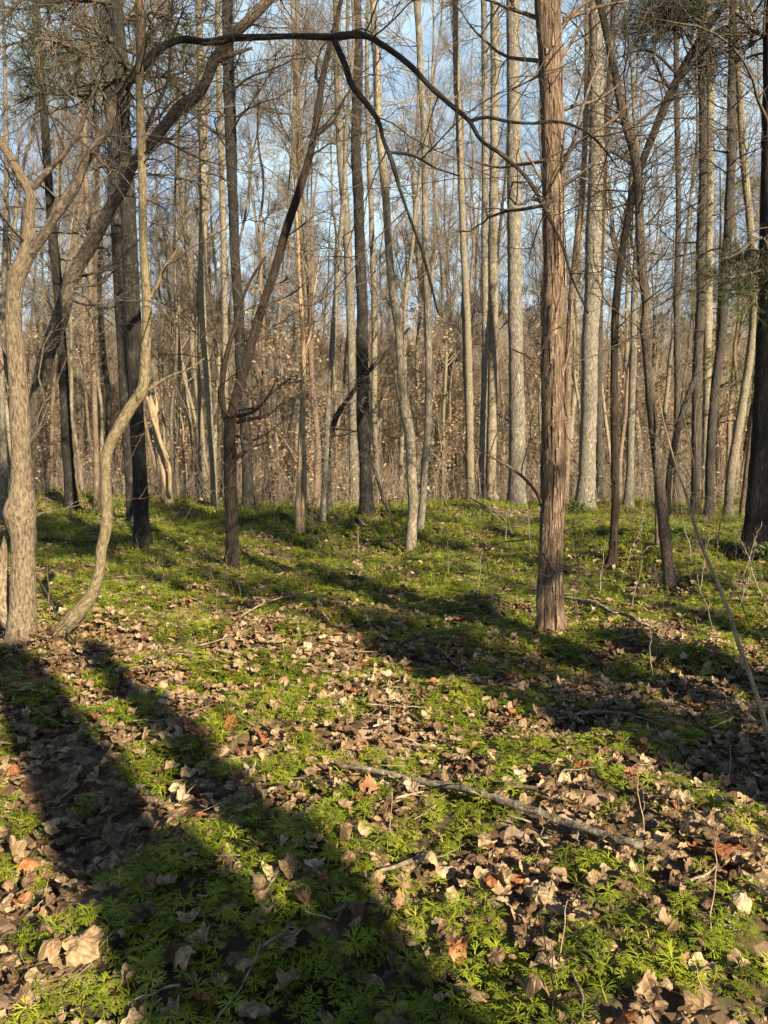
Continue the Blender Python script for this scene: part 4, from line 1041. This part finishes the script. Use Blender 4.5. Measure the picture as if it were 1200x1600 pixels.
def shade_tree(name, label, off, dist, r, H, seed, br=(20, 90, 220), bend=0.0, mat='dark', first=0.35, bl=(1.2, 3.4), ndl=0, lean=0.0):
    rs = np.random.RandomState(seed)
    b2 = NRM * off + SD * dist
    base = np.array([b2[0], b2[1], float(hgt(b2[0], b2[1]))])
    root = thing(name, base, label, 'tree', None)
    t = np.linspace(0, 1, 40)
    P = np.stack([NRM[0] * (lean * t ** 2 + bend * np.sin(t * 3.0)) + 0.05 * np.sin(t * 9 + seed), NRM[1] * (lean * t ** 2 + bend * np.sin(t * 3.0)) + 0.04 * np.cos(t * 7), -0.3 + t * H], -1)
    R = r * (1 - 0.55 * t) * (1 + 0.4 * np.exp(-t * H / 0.3))
    mb = MB(); tubes(mb, P, R, 18, 0, bark_disp('plain')); mb.build('trunk', M[mat], root)
    if br[0]:
        P1, R1 = grow(rs, P[None], R[None], br[0], first, 0.99, (0.6, 1.2), bl, 9, 0.4, 0.12, 0.4, 0.006)
        P2, R2 = grow(rs, P1, R1, br[1], 0.15, 1, (0.4, 0.9), (bl[0] * .4, bl[1] * .45), 6, 0.3, 0.16, 0.6, 0.005)
        P3, R3 = grow(rs, P2, R2, br[2], 0.1, 1, (0.35, 0.9), (bl[0] * .2, bl[1] * .25), 4, 0.2, 0.18, 0.7, 0.004)
        cm = MB(); tubes(cm, P1, R1, 5); tubes(cm, P2, R2, 3); tubes(cm, P3, R3, 3); bo = cm.build('branches', M['twig_dark'], root)
        if ndl:
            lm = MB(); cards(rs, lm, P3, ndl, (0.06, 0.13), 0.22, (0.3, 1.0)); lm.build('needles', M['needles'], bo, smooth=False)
    return root


# distance along the light is measured from the camera's foot; a shadow reaches H / tan(elevation) beyond the trunk
b2 = NRM * 0.80 + SD * 5.0
bz = float(hgt(b2[0], b2[1]))
stub = thing('broken_trunk', (b2[0], b2[1], bz), 'forked broken-off trunk behind the viewpoint casting the wide lower left shadow', 'dead tree')
t = np.linspace(0, 1, 30)
n3 = np.array([NRM[0], NRM[1], 0.0])
mb = MB(); tubes(mb, np.stack([0.03 * np.sin(t * 6), 0.03 * np.cos(t * 5), -.3 + 3.80 * t], -1), 0.31 * (1 - .12 * t) * (1 + .35 * np.exp(-t * 12)), 24, 0, bark_disp('plain')); mb.build('trunk', M['dark'], stub)
for o0, o1, r_, h_ in ((-.13, -.20, .20, 5.35), (.24, .27, .11, 5.25)):
    P = np.stack([n3[0] * (o0 + (o1 - o0) * t), n3[1] * (o0 + (o1 - o0) * t), 3.15 + (h_ - 3.15) * t], -1)
    mb = MB(); tubes(mb, P, r_ * (1 - .2 * t), 16, 0, bark_disp('plain')); mb.build('limb', M['dark'], stub)
shade_tree('tree', 'stout short trunk behind the viewpoint whose shadow ends at the red cedar foot', 4.45, 10, 0.46, 7.35, 302, (8, 20, 40), 0.0, first=0.8, bl=(0.3, 1.0))
shade_tree('tree', 'leaning trunk behind the viewpoint just left of the stout short one', 3.98, 12, 0.27, 11.5, 333, (10, 30, 60), 0.03, first=0.7)
shade_tree('evergreen_tree', 'added young cedar behind the viewpoint branched to the ground, shading the middle foreground', 3.1, 9.0, 0.10, 7.2, 334, (110, 650, 3000), first=0.12, bl=(0.6, 1.3), ndl=42000)  # low dense crown added to darken the middle foreground
shade_tree('tree', 'slimmer trunk behind the viewpoint shading the middle foreground', 3.0, 12, 0.14, 13, 303, (26, 130, 320), 0.0, first=0.6)
for k, (off, dist, r, H) in enumerate(((5.75, 19, 0.24, 19), (7.2, 22, 0.30, 20), (8.9, 25, 0.26, 20), (10.6, 23, 0.24, 20), (12.6, 26, 0.34, 22), (14.6, 24, 0.28, 20), (17.0, 26, 0.30, 20), (20.0, 27, 0.3, 20))):
    shade_tree('tree', f'tall straight tree far behind the viewpoint, {ORD[k]} rightward of the slimmer one', off, dist, r, H, 340 + k, (16, 60, 140), first=0.62)
for k, (off, dist, r, H) in enumerate(((-1.2, 20, 0.18, 17), (-3.2, 26, 0.22, 19), (-5.5, 24, 0.2, 18))):
    shade_tree('tree', f'tall straight tree far behind the viewpoint, {ORD[k]} leftward of the broken-off trunks', off, dist, r, H, 360 + k, (16, 60, 140), first=0.62)
shade_tree('evergreen_tree', 'unseen high-crowned cedar added behind the viewpoint to shade the upper left limbs', 3.25, 10.0, 0.13, 14.5, 321, (60, 420, 1500), first=0.70, bl=(0.9, 2.2), ndl=26000, lean=-1.7)  # added crown, leaned over so it shades the limbs without a trunk stripe
shade_tree('evergreen_tree', 'unseen high-crowned cedar added behind the viewpoint to shade the leaning black cedar', 5.8, 13.5, 0.14, 16.5, 322, (50, 320, 1200), first=0.74, bl=(0.9, 2.2), ndl=18000)  # added crown that keeps the sun off the leaning cedar's stem
rs = np.random.RandomState(55)
for k in range(10):
    off = -8 + 34 * (k + rs.rand() * .8) / 10; dist = rs.uniform(34, 64)
    b2 = NRM * off + SD * dist
    kind = ['tall', 'tall_grey', 'pole', 'tall_dark'][rs.randint(4)]
    plant(PROTO[kind][rs.randint(len(PROTO[kind]))], 'bare_tree', b2[0], b2[1], rs.uniform(0, 6.28), rs.uniform(.8, 1.1), (rs.normal(0, .03), rs.normal(0, .03)),
          f'bare tree in the wood behind the viewpoint, {ORD[k]} from the left as lit', 'tree', 'bare trees behind the viewpoint')

# ------------------------------------------------------------------ fallen branches, sticks, stems
def stick(name, label, pts, mat, seed, cat='branch', lift=0.02, forks=6, group=None, flen=(0.08, 0.3)):
    rs = np.random.RandomState(seed)
    P, R = [], []
    for q in pts:
        q = (q[0], q[1], q[2] * 0.72, *q[3:])
        g = ground_pt(q[0], q[1])
        up = q[3] if len(q) > 3 else lift
        P.append(g + np.array([0, 0, up + 0.01])); R.append(q[2] * 0.5 * (g[1] / cos(PITCH)) / FPX)
    P = np.array(P); R = np.array(R)
    base = P[0].copy()
    n = max(12, int(np.linalg.norm(np.diff(P, axis=0), axis=1).sum() / 0.03))
    P, R = rope(P, R, n)
    P[:, 2] += R * 0.4
    P[1:-1] += rs.normal(0, 0.15, (n - 2, 3)) * R[1:-1, None]
    root = thing(name, base, label, cat, group)
    mb = MB(); tubes(mb, P - base, R, 12, 0, bark_disp('plain'), off=np.array(seed * 1.0).reshape(1, 1, 1)); mb.build('stem', M[mat], root)
    if forks:
        A, Ra = grow(rs, (P - base)[None], R[None], forks, 0.2, 1, (0.4, 1.0), flen, 6, 0.1, 0.2, 0.45, 0.0015)
        A[..., 2] = np.maximum(A[..., 2], np.interp(A[..., 0], np.sort((P - base)[:, 0]), (P - base)[np.argsort(P[:, 0]), 2]) - 0.02)
        mb = MB(); tubes(mb, A, Ra, 5); mb.build('twig', M[mat], root)
    return root


stick('fallen_branch', 'long lichen-spotted fallen branch slanting down to the right through the foreground leaves', [(522, 1220, 8, .05), (560, 1228, 9), (610, 1238, 12), (650, 1250, 13), (690, 1256, 14), (750, 1272, 15), (795, 1288, 17), (830, 1300, 17), (870, 1315, 18), (930, 1336, 18), (970, 1350, 19), (1003, 1358, 19)], 'deadwood', 401, lift=0.06, forks=5)
stick('fallen_branch', 'thin grey branch lying across the shaded moss, curved like a bow', [(870, 1146, 5), (900, 1138, 6), (950, 1134, 6), (985, 1140, 6), (1015, 1150, 6), (1045, 1162, 5)], 'deadwood', 402, lift=0.06)
stick('fallen_branch', 'short dark stick above the long lichen-spotted branch', [(795, 1254, 5), (830, 1257, 7), (865, 1260, 7), (888, 1264, 6)], 'brown', 403, lift=0.05, forks=2)
stick('stick', 'pale bare stick lying left of the long branch, lower of two', [(590, 1392, 6), (620, 1384, 9), (650, 1372, 9), (672, 1360, 6)], 'twig', 404, lift=0.05, forks=1)
stick('stick', 'pale thin stick touching the long branch, upper of two', [(596, 1280, 4), (630, 1270, 4), (662, 1262, 3)], 'stalk', 405, lift=0.05, forks=1)
stick('stick', 'pale stick poking up from leaves at the right frame edge', [(1165, 1402, 5, .03), (1182, 1420, 6, .05), (1210, 1448, 6, .06)], 'stalk', 406, forks=2)
stick('fallen_log', 'lichened pole lying in the sunny patch right of the red cedar', [(880, 946, 6), (925, 955, 9), (950, 966, 9), (985, 978, 8), (1005, 990, 7), (1040, 1002, 5)], 'deadwood', 407, lift=0.06, forks=5, flen=(.2, .6))
stick('fallen_branch', 'dark branch lying in the shade right of the bowed grey branch', [(960, 1130, 5), (1020, 1140, 7), (1080, 1152, 8), (1130, 1168, 8), (1205, 1188, 8)], 'brown', 408, lift=0.05, forks=8, flen=(.1, .5))
stick('fallen_branch', 'thin curved pale twig lying on mossy ground left of centre', [(375, 985, 3), (400, 968, 3), (440, 950, 3), (490, 938, 3)], 'stalk', 409, lift=0.08, forks=3, flen=(.1, .4))
stick('fallen_branch', 'dark twiggy branch lying at the foot of the crooked sapling', [(58, 950, 4, .25), (80, 975, 5, .15), (105, 1010, 5, .08), (140, 1045, 5, .05), (175, 1065, 4, .03)], 'dark', 410, forks=14, flen=(.2, .7))
stick('fallen_branch', 'slim dark stick across the foot of the knobby tan trunk', [(-5, 985, 3, .05), (40, 1005, 4, .06), (90, 1012, 4, .06), (130, 1000, 3, .1)], 'brown', 411, forks=8, flen=(.2, .6))
stick('stick', 'slanting dark prop stick resting on the ground right of the straight black trunk', [(614, 812, 6, 0.02), (598, 802, 7, .3), (588, 800, 7, .75), (575, 800, 7, 1.3), (562, 800, 6, 2.0)], 'dark', 412, forks=4, flen=(.3, .8))
stick('fallen_branch', 'pale branch tip trailing through mid-distance moss left of the thick grey trunk', [(735, 790, 3), (760, 805, 4), (790, 830, 4), (800, 850, 3)], 'deadwood', 413, lift=.15, forks=6, flen=(.3, .9))
stick('fallen_branch', 'thin brown twig in the leaves above the broad left shadow', [(345, 1120, 2), (372, 1140, 3), (398, 1155, 3)], 'brown', 414, lift=.05, forks=2)

# leaning cane on the right
g = ground_pt(1214, 1190); YC = g[1]
cane = thing('leaning_cane', (g[0], g[1], float(hgt(g[0], g[1]))), 'long pale bare cane leaning left, forked at its top, by the right edge', 'cane')
B0 = np.array(cane.location)
P, R = traced([(1214, 1200, 7), (1203, 1160, 7), (1188, 1105, 8), (1170, 1050, 7), (1152, 1000, 7), (1138, 955, 6), (1120, 908, 6), (1100, 862, 5.5), (1088, 830, 5), (1080, 803, 5)], YC)
P, R = rope(P, R, 50); mb = MB(); tubes(mb, P - B0, R, 10, 0, bark_disp('plain')); mb.build('stem', M['stalk'], cane)
for lp in ([(1080, 803, 4), (1071, 770, 3.5), (1060, 740, 3), (1045, 690, 3), (1036, 655, 2), (1028, 615, 2)], [(1080, 803, 4), (1086, 775, 3.5), (1088, 740, 3), (1088, 700, 3), (1086, 650, 2), (1092, 610, 2)], [(1086, 760, 2.5), (1083, 720, 2), (1074, 680, 2), (1066, 640, 1.5)]):
    Q, q_ = traced(lp, YC); Q, q_ = rope(Q, q_, 24); mb = MB(); tubes(mb, Q - B0, q_, 6); mb.build('fork', M['stalk'], cane)

# thin standing stems and weeds, each where it stands
def weed(label, u, v, hpx, seed, mat='stalk', w=2.2, lean=0.0, br=4, name='dry_stem', group='dry stems standing in the moss'):
    rs = np.random.RandomState(seed)
    g = ground_pt(u, v); s_ = g[1] / FPX
    H = hpx * s_; K = 10; t = np.linspace(0, 1, K)
    P = np.stack([lean * H * t + np.cumsum(rs.normal(0, .018, K)) * H * .6, np.cumsum(rs.normal(0, .02, K)) * H, -0.02 + H * t], -1)
    P[:, :2] -= P[0, :2]
    R = max(w * 0.5 * s_, 0.0011) * (1 - 0.55 * t)
    root = thing(name, g, label, 'stem', group)
    mb = MB(); tubes(mb, catmull(P, 24), np.interp(np.linspace(0, 1, 24), t, R), 6); mb.build('stem', M[mat], root)
    if br:
        A, Ra = grow(rs, P[None], R[None], br, 0.3, 1, (0.4, 0.9), (H * .15, H * .45), 6, 0.25, 0.2, 0.6, 0.0009)
        mb = MB(); tubes(mb, A, Ra, 4); mb.build('sprig', M[mat], root)
    return root


for k, (u, v, hp, mt, w, ln, br, lb) in enumerate([
        (866, 1598, 210, 'black', 4, -.12, 9, 'dark branched weed stalk rising from the bottom edge'),
        (462, 1395, 150, 'dark', 2.5, .02, 2, 'fine upright dark stem in the shadow edge left of centre'),
        (408, 1300, 70, 'dark', 2.5, .02, 1, 'short dark stem above the wide shadow edge'),
        (866, 1530, 150, 'stalk', 3, .05, 1, 'pale wavy stem beside the dark weed stalk'),
        (1112, 1475, 200, 'stalk', 3, -.08, 2, 'tall pale stem among leaves near the lower right'),
        (1001, 1395, 70, 'stalk', 3, .0, 1, 'short pale stem at the end of the lichened branch'),
        (1105, 1590, 110, 'stalk', 3, -.25, 2, 'leaning pale stem in the lower right corner'),
        (1008, 1320, 130, 'stalk', 2.5, -.1, 3, 'pale stem above the end of the lichened branch'),
        (1058, 1290, 90, 'brown', 2.5, .05, 2, 'brown stem in shaded leaves right of the branch'),
        (1135, 1240, 90, 'stalk', 2.2, .0, 2, 'fine stem in the shaded moss by the cane'),
        (713, 1060, 80, 'brown', 4, .0, 3, 'brown stub stem standing in shade left of the red cedar'),
        (606, 1170, 80, 'stalk', 2.2, .05, 1, 'pale stem in moss at the centre'),
        (1020, 1060, 100, 'stalk', 3, -.02, 3, 'pale stem in front of the sunny moss patch'),
        (612, 1330, 110, 'stalk', 2, .0, 1, 'hair-thin stem left of the lichened branch'),
        (250, 920, 80, 'twig', 2, .1, 5, 'pale forked sprig on moss right of the sapling'),
        (78, 985, 110, 'brown', 2.5, .0, 4, 'brown sprig between trunk and crooked sapling'),
        (745, 930, 80, 'twig', 1.8, .1, 4, 'pale sprig left of the red cedar on lit moss'),
        (765, 905, 70, 'twig', 2.2, -.1, 4, 'second pale sprig left of the red cedar'),
        (700, 900, 60, 'twig', 2, .0, 4, 'small sprig right of the wavy pale trunk'),
        (935, 935, 100, 'twig', 2, .1, 6, 'pale sprig between the red cedar and bent tree'),
        (905, 900, 90, 'twig', 1.8, -.1, 6, 'fine sprig close right of the red cedar'),
        (985, 960, 90, 'twig', 1.8, .2, 5, 'fine sprig left of the brown leaning tree'),
        (1065, 960, 80, 'twig', 2, -.15, 3, 'orange-tipped sprig at the foot of the brown leaning tree'),
        (560, 870, 50, 'twig', 2, .0, 2, 'upright sprig below the straight black trunk'),
        (425, 830, 60, 'twig', 2, .0, 4, 'sprig left of the split yellow snag'),
        (1090, 940, 110, 'twig', 2, .1, 7, 'branching sprig behind the cane'),
        (1120, 1000, 130, 'brown', 3, -.3, 7, 'dark sprig crossing the lower cane'),
        (1150, 960, 120, 'twig', 2, .2, 8, 'pale arching sprig right of the cane'),
        (1185, 1000, 140, 'twig', 2, -.4, 8, 'pale arching sprig at the right edge'),
        (1160, 900, 90, 'twig', 2, .3, 8, 'brown sprig before the massive black trunk'),
        (1195, 940, 120, 'twig', 2, -.5, 9, 'brown sprig leaning from the right edge'),
        (975, 890, 80, 'twig', 2, .3, 7, 'brown sprig beside the foot of the dark bent tree'),
        (1120, 860, 80, 'twig', 2, .2, 8, 'brown brushy sprig left of the massive black trunk'),
        (1080, 880, 90, 'twig', 2, -.2, 8, 'brown brushy sprig right of the brown leaning tree'),
        (1000, 840, 70, 'twig', 2, .1, 7, 'brushy sprig between the crossing trees'),
        (830, 860, 70, 'twig', 1.8, -.1, 6, 'brushy sprig close left of the red cedar'),
        (790, 850, 60, 'twig', 1.8, .1, 6, 'brushy sprig in front of the thick grey trunk'),
]):
    weed(lb, u, v, hp, 500 + k, mt, w, ln, br)

rs = np.random.RandomState(95)
mb = MB(); n = 1500
yy = np.sqrt(rs.uniform(36, 23**2, n)); xx = rs.uniform(-1, 1, n) * (.56 * yy + .5)
keep = rs.rand(n) < np.where(xx > 0.12 * yy, 1.0, 0.35) ; yy = yy[keep]; xx = xx[keep]; n = len(xx)
K = 5; t = np.linspace(0, 1, K); hh_ = rs.uniform(.10, .55, n) * rs.uniform(.5, 1, n)
P = np.stack([xx[:, None] + np.cumsum(rs.normal(0, .022, (n, K)), 1), yy[:, None] + np.cumsum(rs.normal(0, .022, (n, K)), 1), hgt(xx, yy)[:, None] + hh_[:, None] * t], -1)
R = rs.uniform(.0012, .0024, n)[:, None] * (1 - .5 * t)
tubes(mb, P, R, 3, 0, cap=False)
A, Ra = grow(rs, P, R, n * 5, .2, 1, (.5, 1.1), (.06, .28), 5, .1, .2, .7, .001)
tubes(mb, A, Ra, 3, 0, cap=False)
tag(mb.build('dry_weeds', M['twig']), 'sparse hair-thin dry weeds standing all over the mossy rise', 'weeds', kind='stuff')

rs = np.random.RandomState(97)
mb = MB()
for n, y0, y1, l0, l1 in ((900, 1.4, 7, .05, .28), (900, 7, 16, .12, .6)):
    x, y = wedge(rs, n, y0, y1, .62, 1.2); a = rs.uniform(0, 2 * pi, n); L = rs.uniform(l0, l1, n) * rs.uniform(.4, 1, n); K = 6
    tt = np.linspace(-.5, .5, K)
    dx = np.cos(a)[:, None] * L[:, None] * tt + rs.normal(0, .03, (n, K)) * L[:, None]; dy = np.sin(a)[:, None] * L[:, None] * tt + rs.normal(0, .03, (n, K)) * L[:, None]
    zz = hgt(x[:, None] + dx, y[:, None] + dy) + .045 + rs.uniform(-.01, .035, (n, 1)) + rs.normal(0, .12, (n, 1)) * L[:, None] * tt
    P = np.stack([x[:, None] + dx, y[:, None] + dy, zz], -1)
    tubes(mb, P, rs.uniform(.0012, .0045, n)[:, None] * np.linspace(1, .6, K), 5)
tag(mb.build('twig_litter', M['twig']), 'small broken twigs strewn over the leaves and moss', 'twig litter', kind='stuff')

# standout leaves lying or standing on the litter
def big_leaf(label, u, v, wpx, rv, seed, kind=0, tilt=0.5, yaw=0.0):
    rs = np.random.RandomState(seed)
    g = ground_pt(u, v); size = wpx * g[1] / FPX * 0.85
    Pp, T_ = leaf_proto(rs, kind, 4, 36)
    Rm = np.array(mathutils.Euler((tilt, rs.normal(0, .2), yaw)).to_matrix())
    V_ = (Pp * size) @ Rm.T
    V_[:, 2] -= V_[:, 2].min()
    rv = min(rv, 0.62) if rv < 0.86 else rv
    bkb = Pp * 10; bkb[:, 2] = seed
    o_ = MB(); o_.add(V_, T_, bkb, np.clip(rv + rs.normal(0, .015, len(V_)), 0, 1))
    o = o_.build('fallen_leaf', M['litter'], smooth=True)
    o.location = (g[0], g[1], float(hgt(g[0], g[1])) + 0.05)
    tag(o, label, 'leaf', 'standout fallen leaves')


for k, (u, v, w, rv, kd, ti, yw, lb) in enumerate([
        (1138, 1362, 75, .96, 1, .3, -.4, 'large rust-red curled leaf near the right edge'), (617, 1440, 55, .88, 1, 1.1, 1.3, 'upright orange-brown leaf left of centre in the foreground'), (1068, 1535, 38, .90, 2, .9, .3, 'small square orange leaf near the lower right'),
        (712, 1525, 80, .92, 0, .2, .2, 'broad orange-brown leaf curled over at the bottom centre'), (130, 1520, 120, .52, 0, .4, .6, 'large pale tan leaf in the lower left sun'), (505, 1400, 34, .9, 2, .8, .2, 'small bright orange leaf at the shadow edge'),
        (45, 1385, 60, .93, 0, .3, .1, 'reddish leaf in the left sunny patch'), (578, 1262, 60, .93, 0, .3, .5, 'rusty leaf lying above the fallen branch'), (1010, 1580, 80, .45, 1, .7, .8, 'tan folded leaf at the bottom right'), (755, 1345, 36, .78, 2, 1.2, .2, 'pale upright leaf tip beside the mossy clump'),
        (1042, 1175, 48, .82, 2, .3, .2, 'whitish leaf lying in the right-hand shade'), (300, 1170, 85, .9, 0, .3, .3, 'rusty brown leaf cluster at the upper shadow edge'), (180, 1330, 80, .45, 0, .4, 1.4, 'crumpled grey-brown leaf inside the wide shadow'), (370, 1060, 40, .55, 1, 1.1, 1.2, 'upright brown leaf at the middle left')]):
    big_leaf(lb, u, v, w, rv, 600 + k, kd, ti, yw)

# a little broad-leaved green seedling at the right
for u, v, lb in ((1190, 880, 'green leafy seedling at the foot of the massive black trunk'), (1040, 850, 'green leafy seedling behind the brown leaning tree'), (905, 798, 'green leafy seedling at the foot of the stout mottled trunk')):
    rs = np.random.RandomState(int(u)); g = ground_pt(u, v)
    r = thing('seedling', g, lb, 'seedling', 'green seedlings')
    P = np.zeros((7, 6, 3)); a = rs.uniform(0, 6.28, 7)
    for j in range(6): P[:, j] = np.stack([np.cos(a) * .05 * j, np.sin(a) * .05 * j, np.full(7, .05 * j)], -1)
    mb = MB(); tubes(mb, P, np.full((7, 6), .002), 4); mb.build('stem', M['olive'], r)
    mb = MB(); cards(rs, mb, P, 60, (.06, .12), .5, (.5, 1.3), oval=True); mb.build('foliage', M['greenleaf'], r, smooth=False)
print('objects', len(bpy.data.objects))
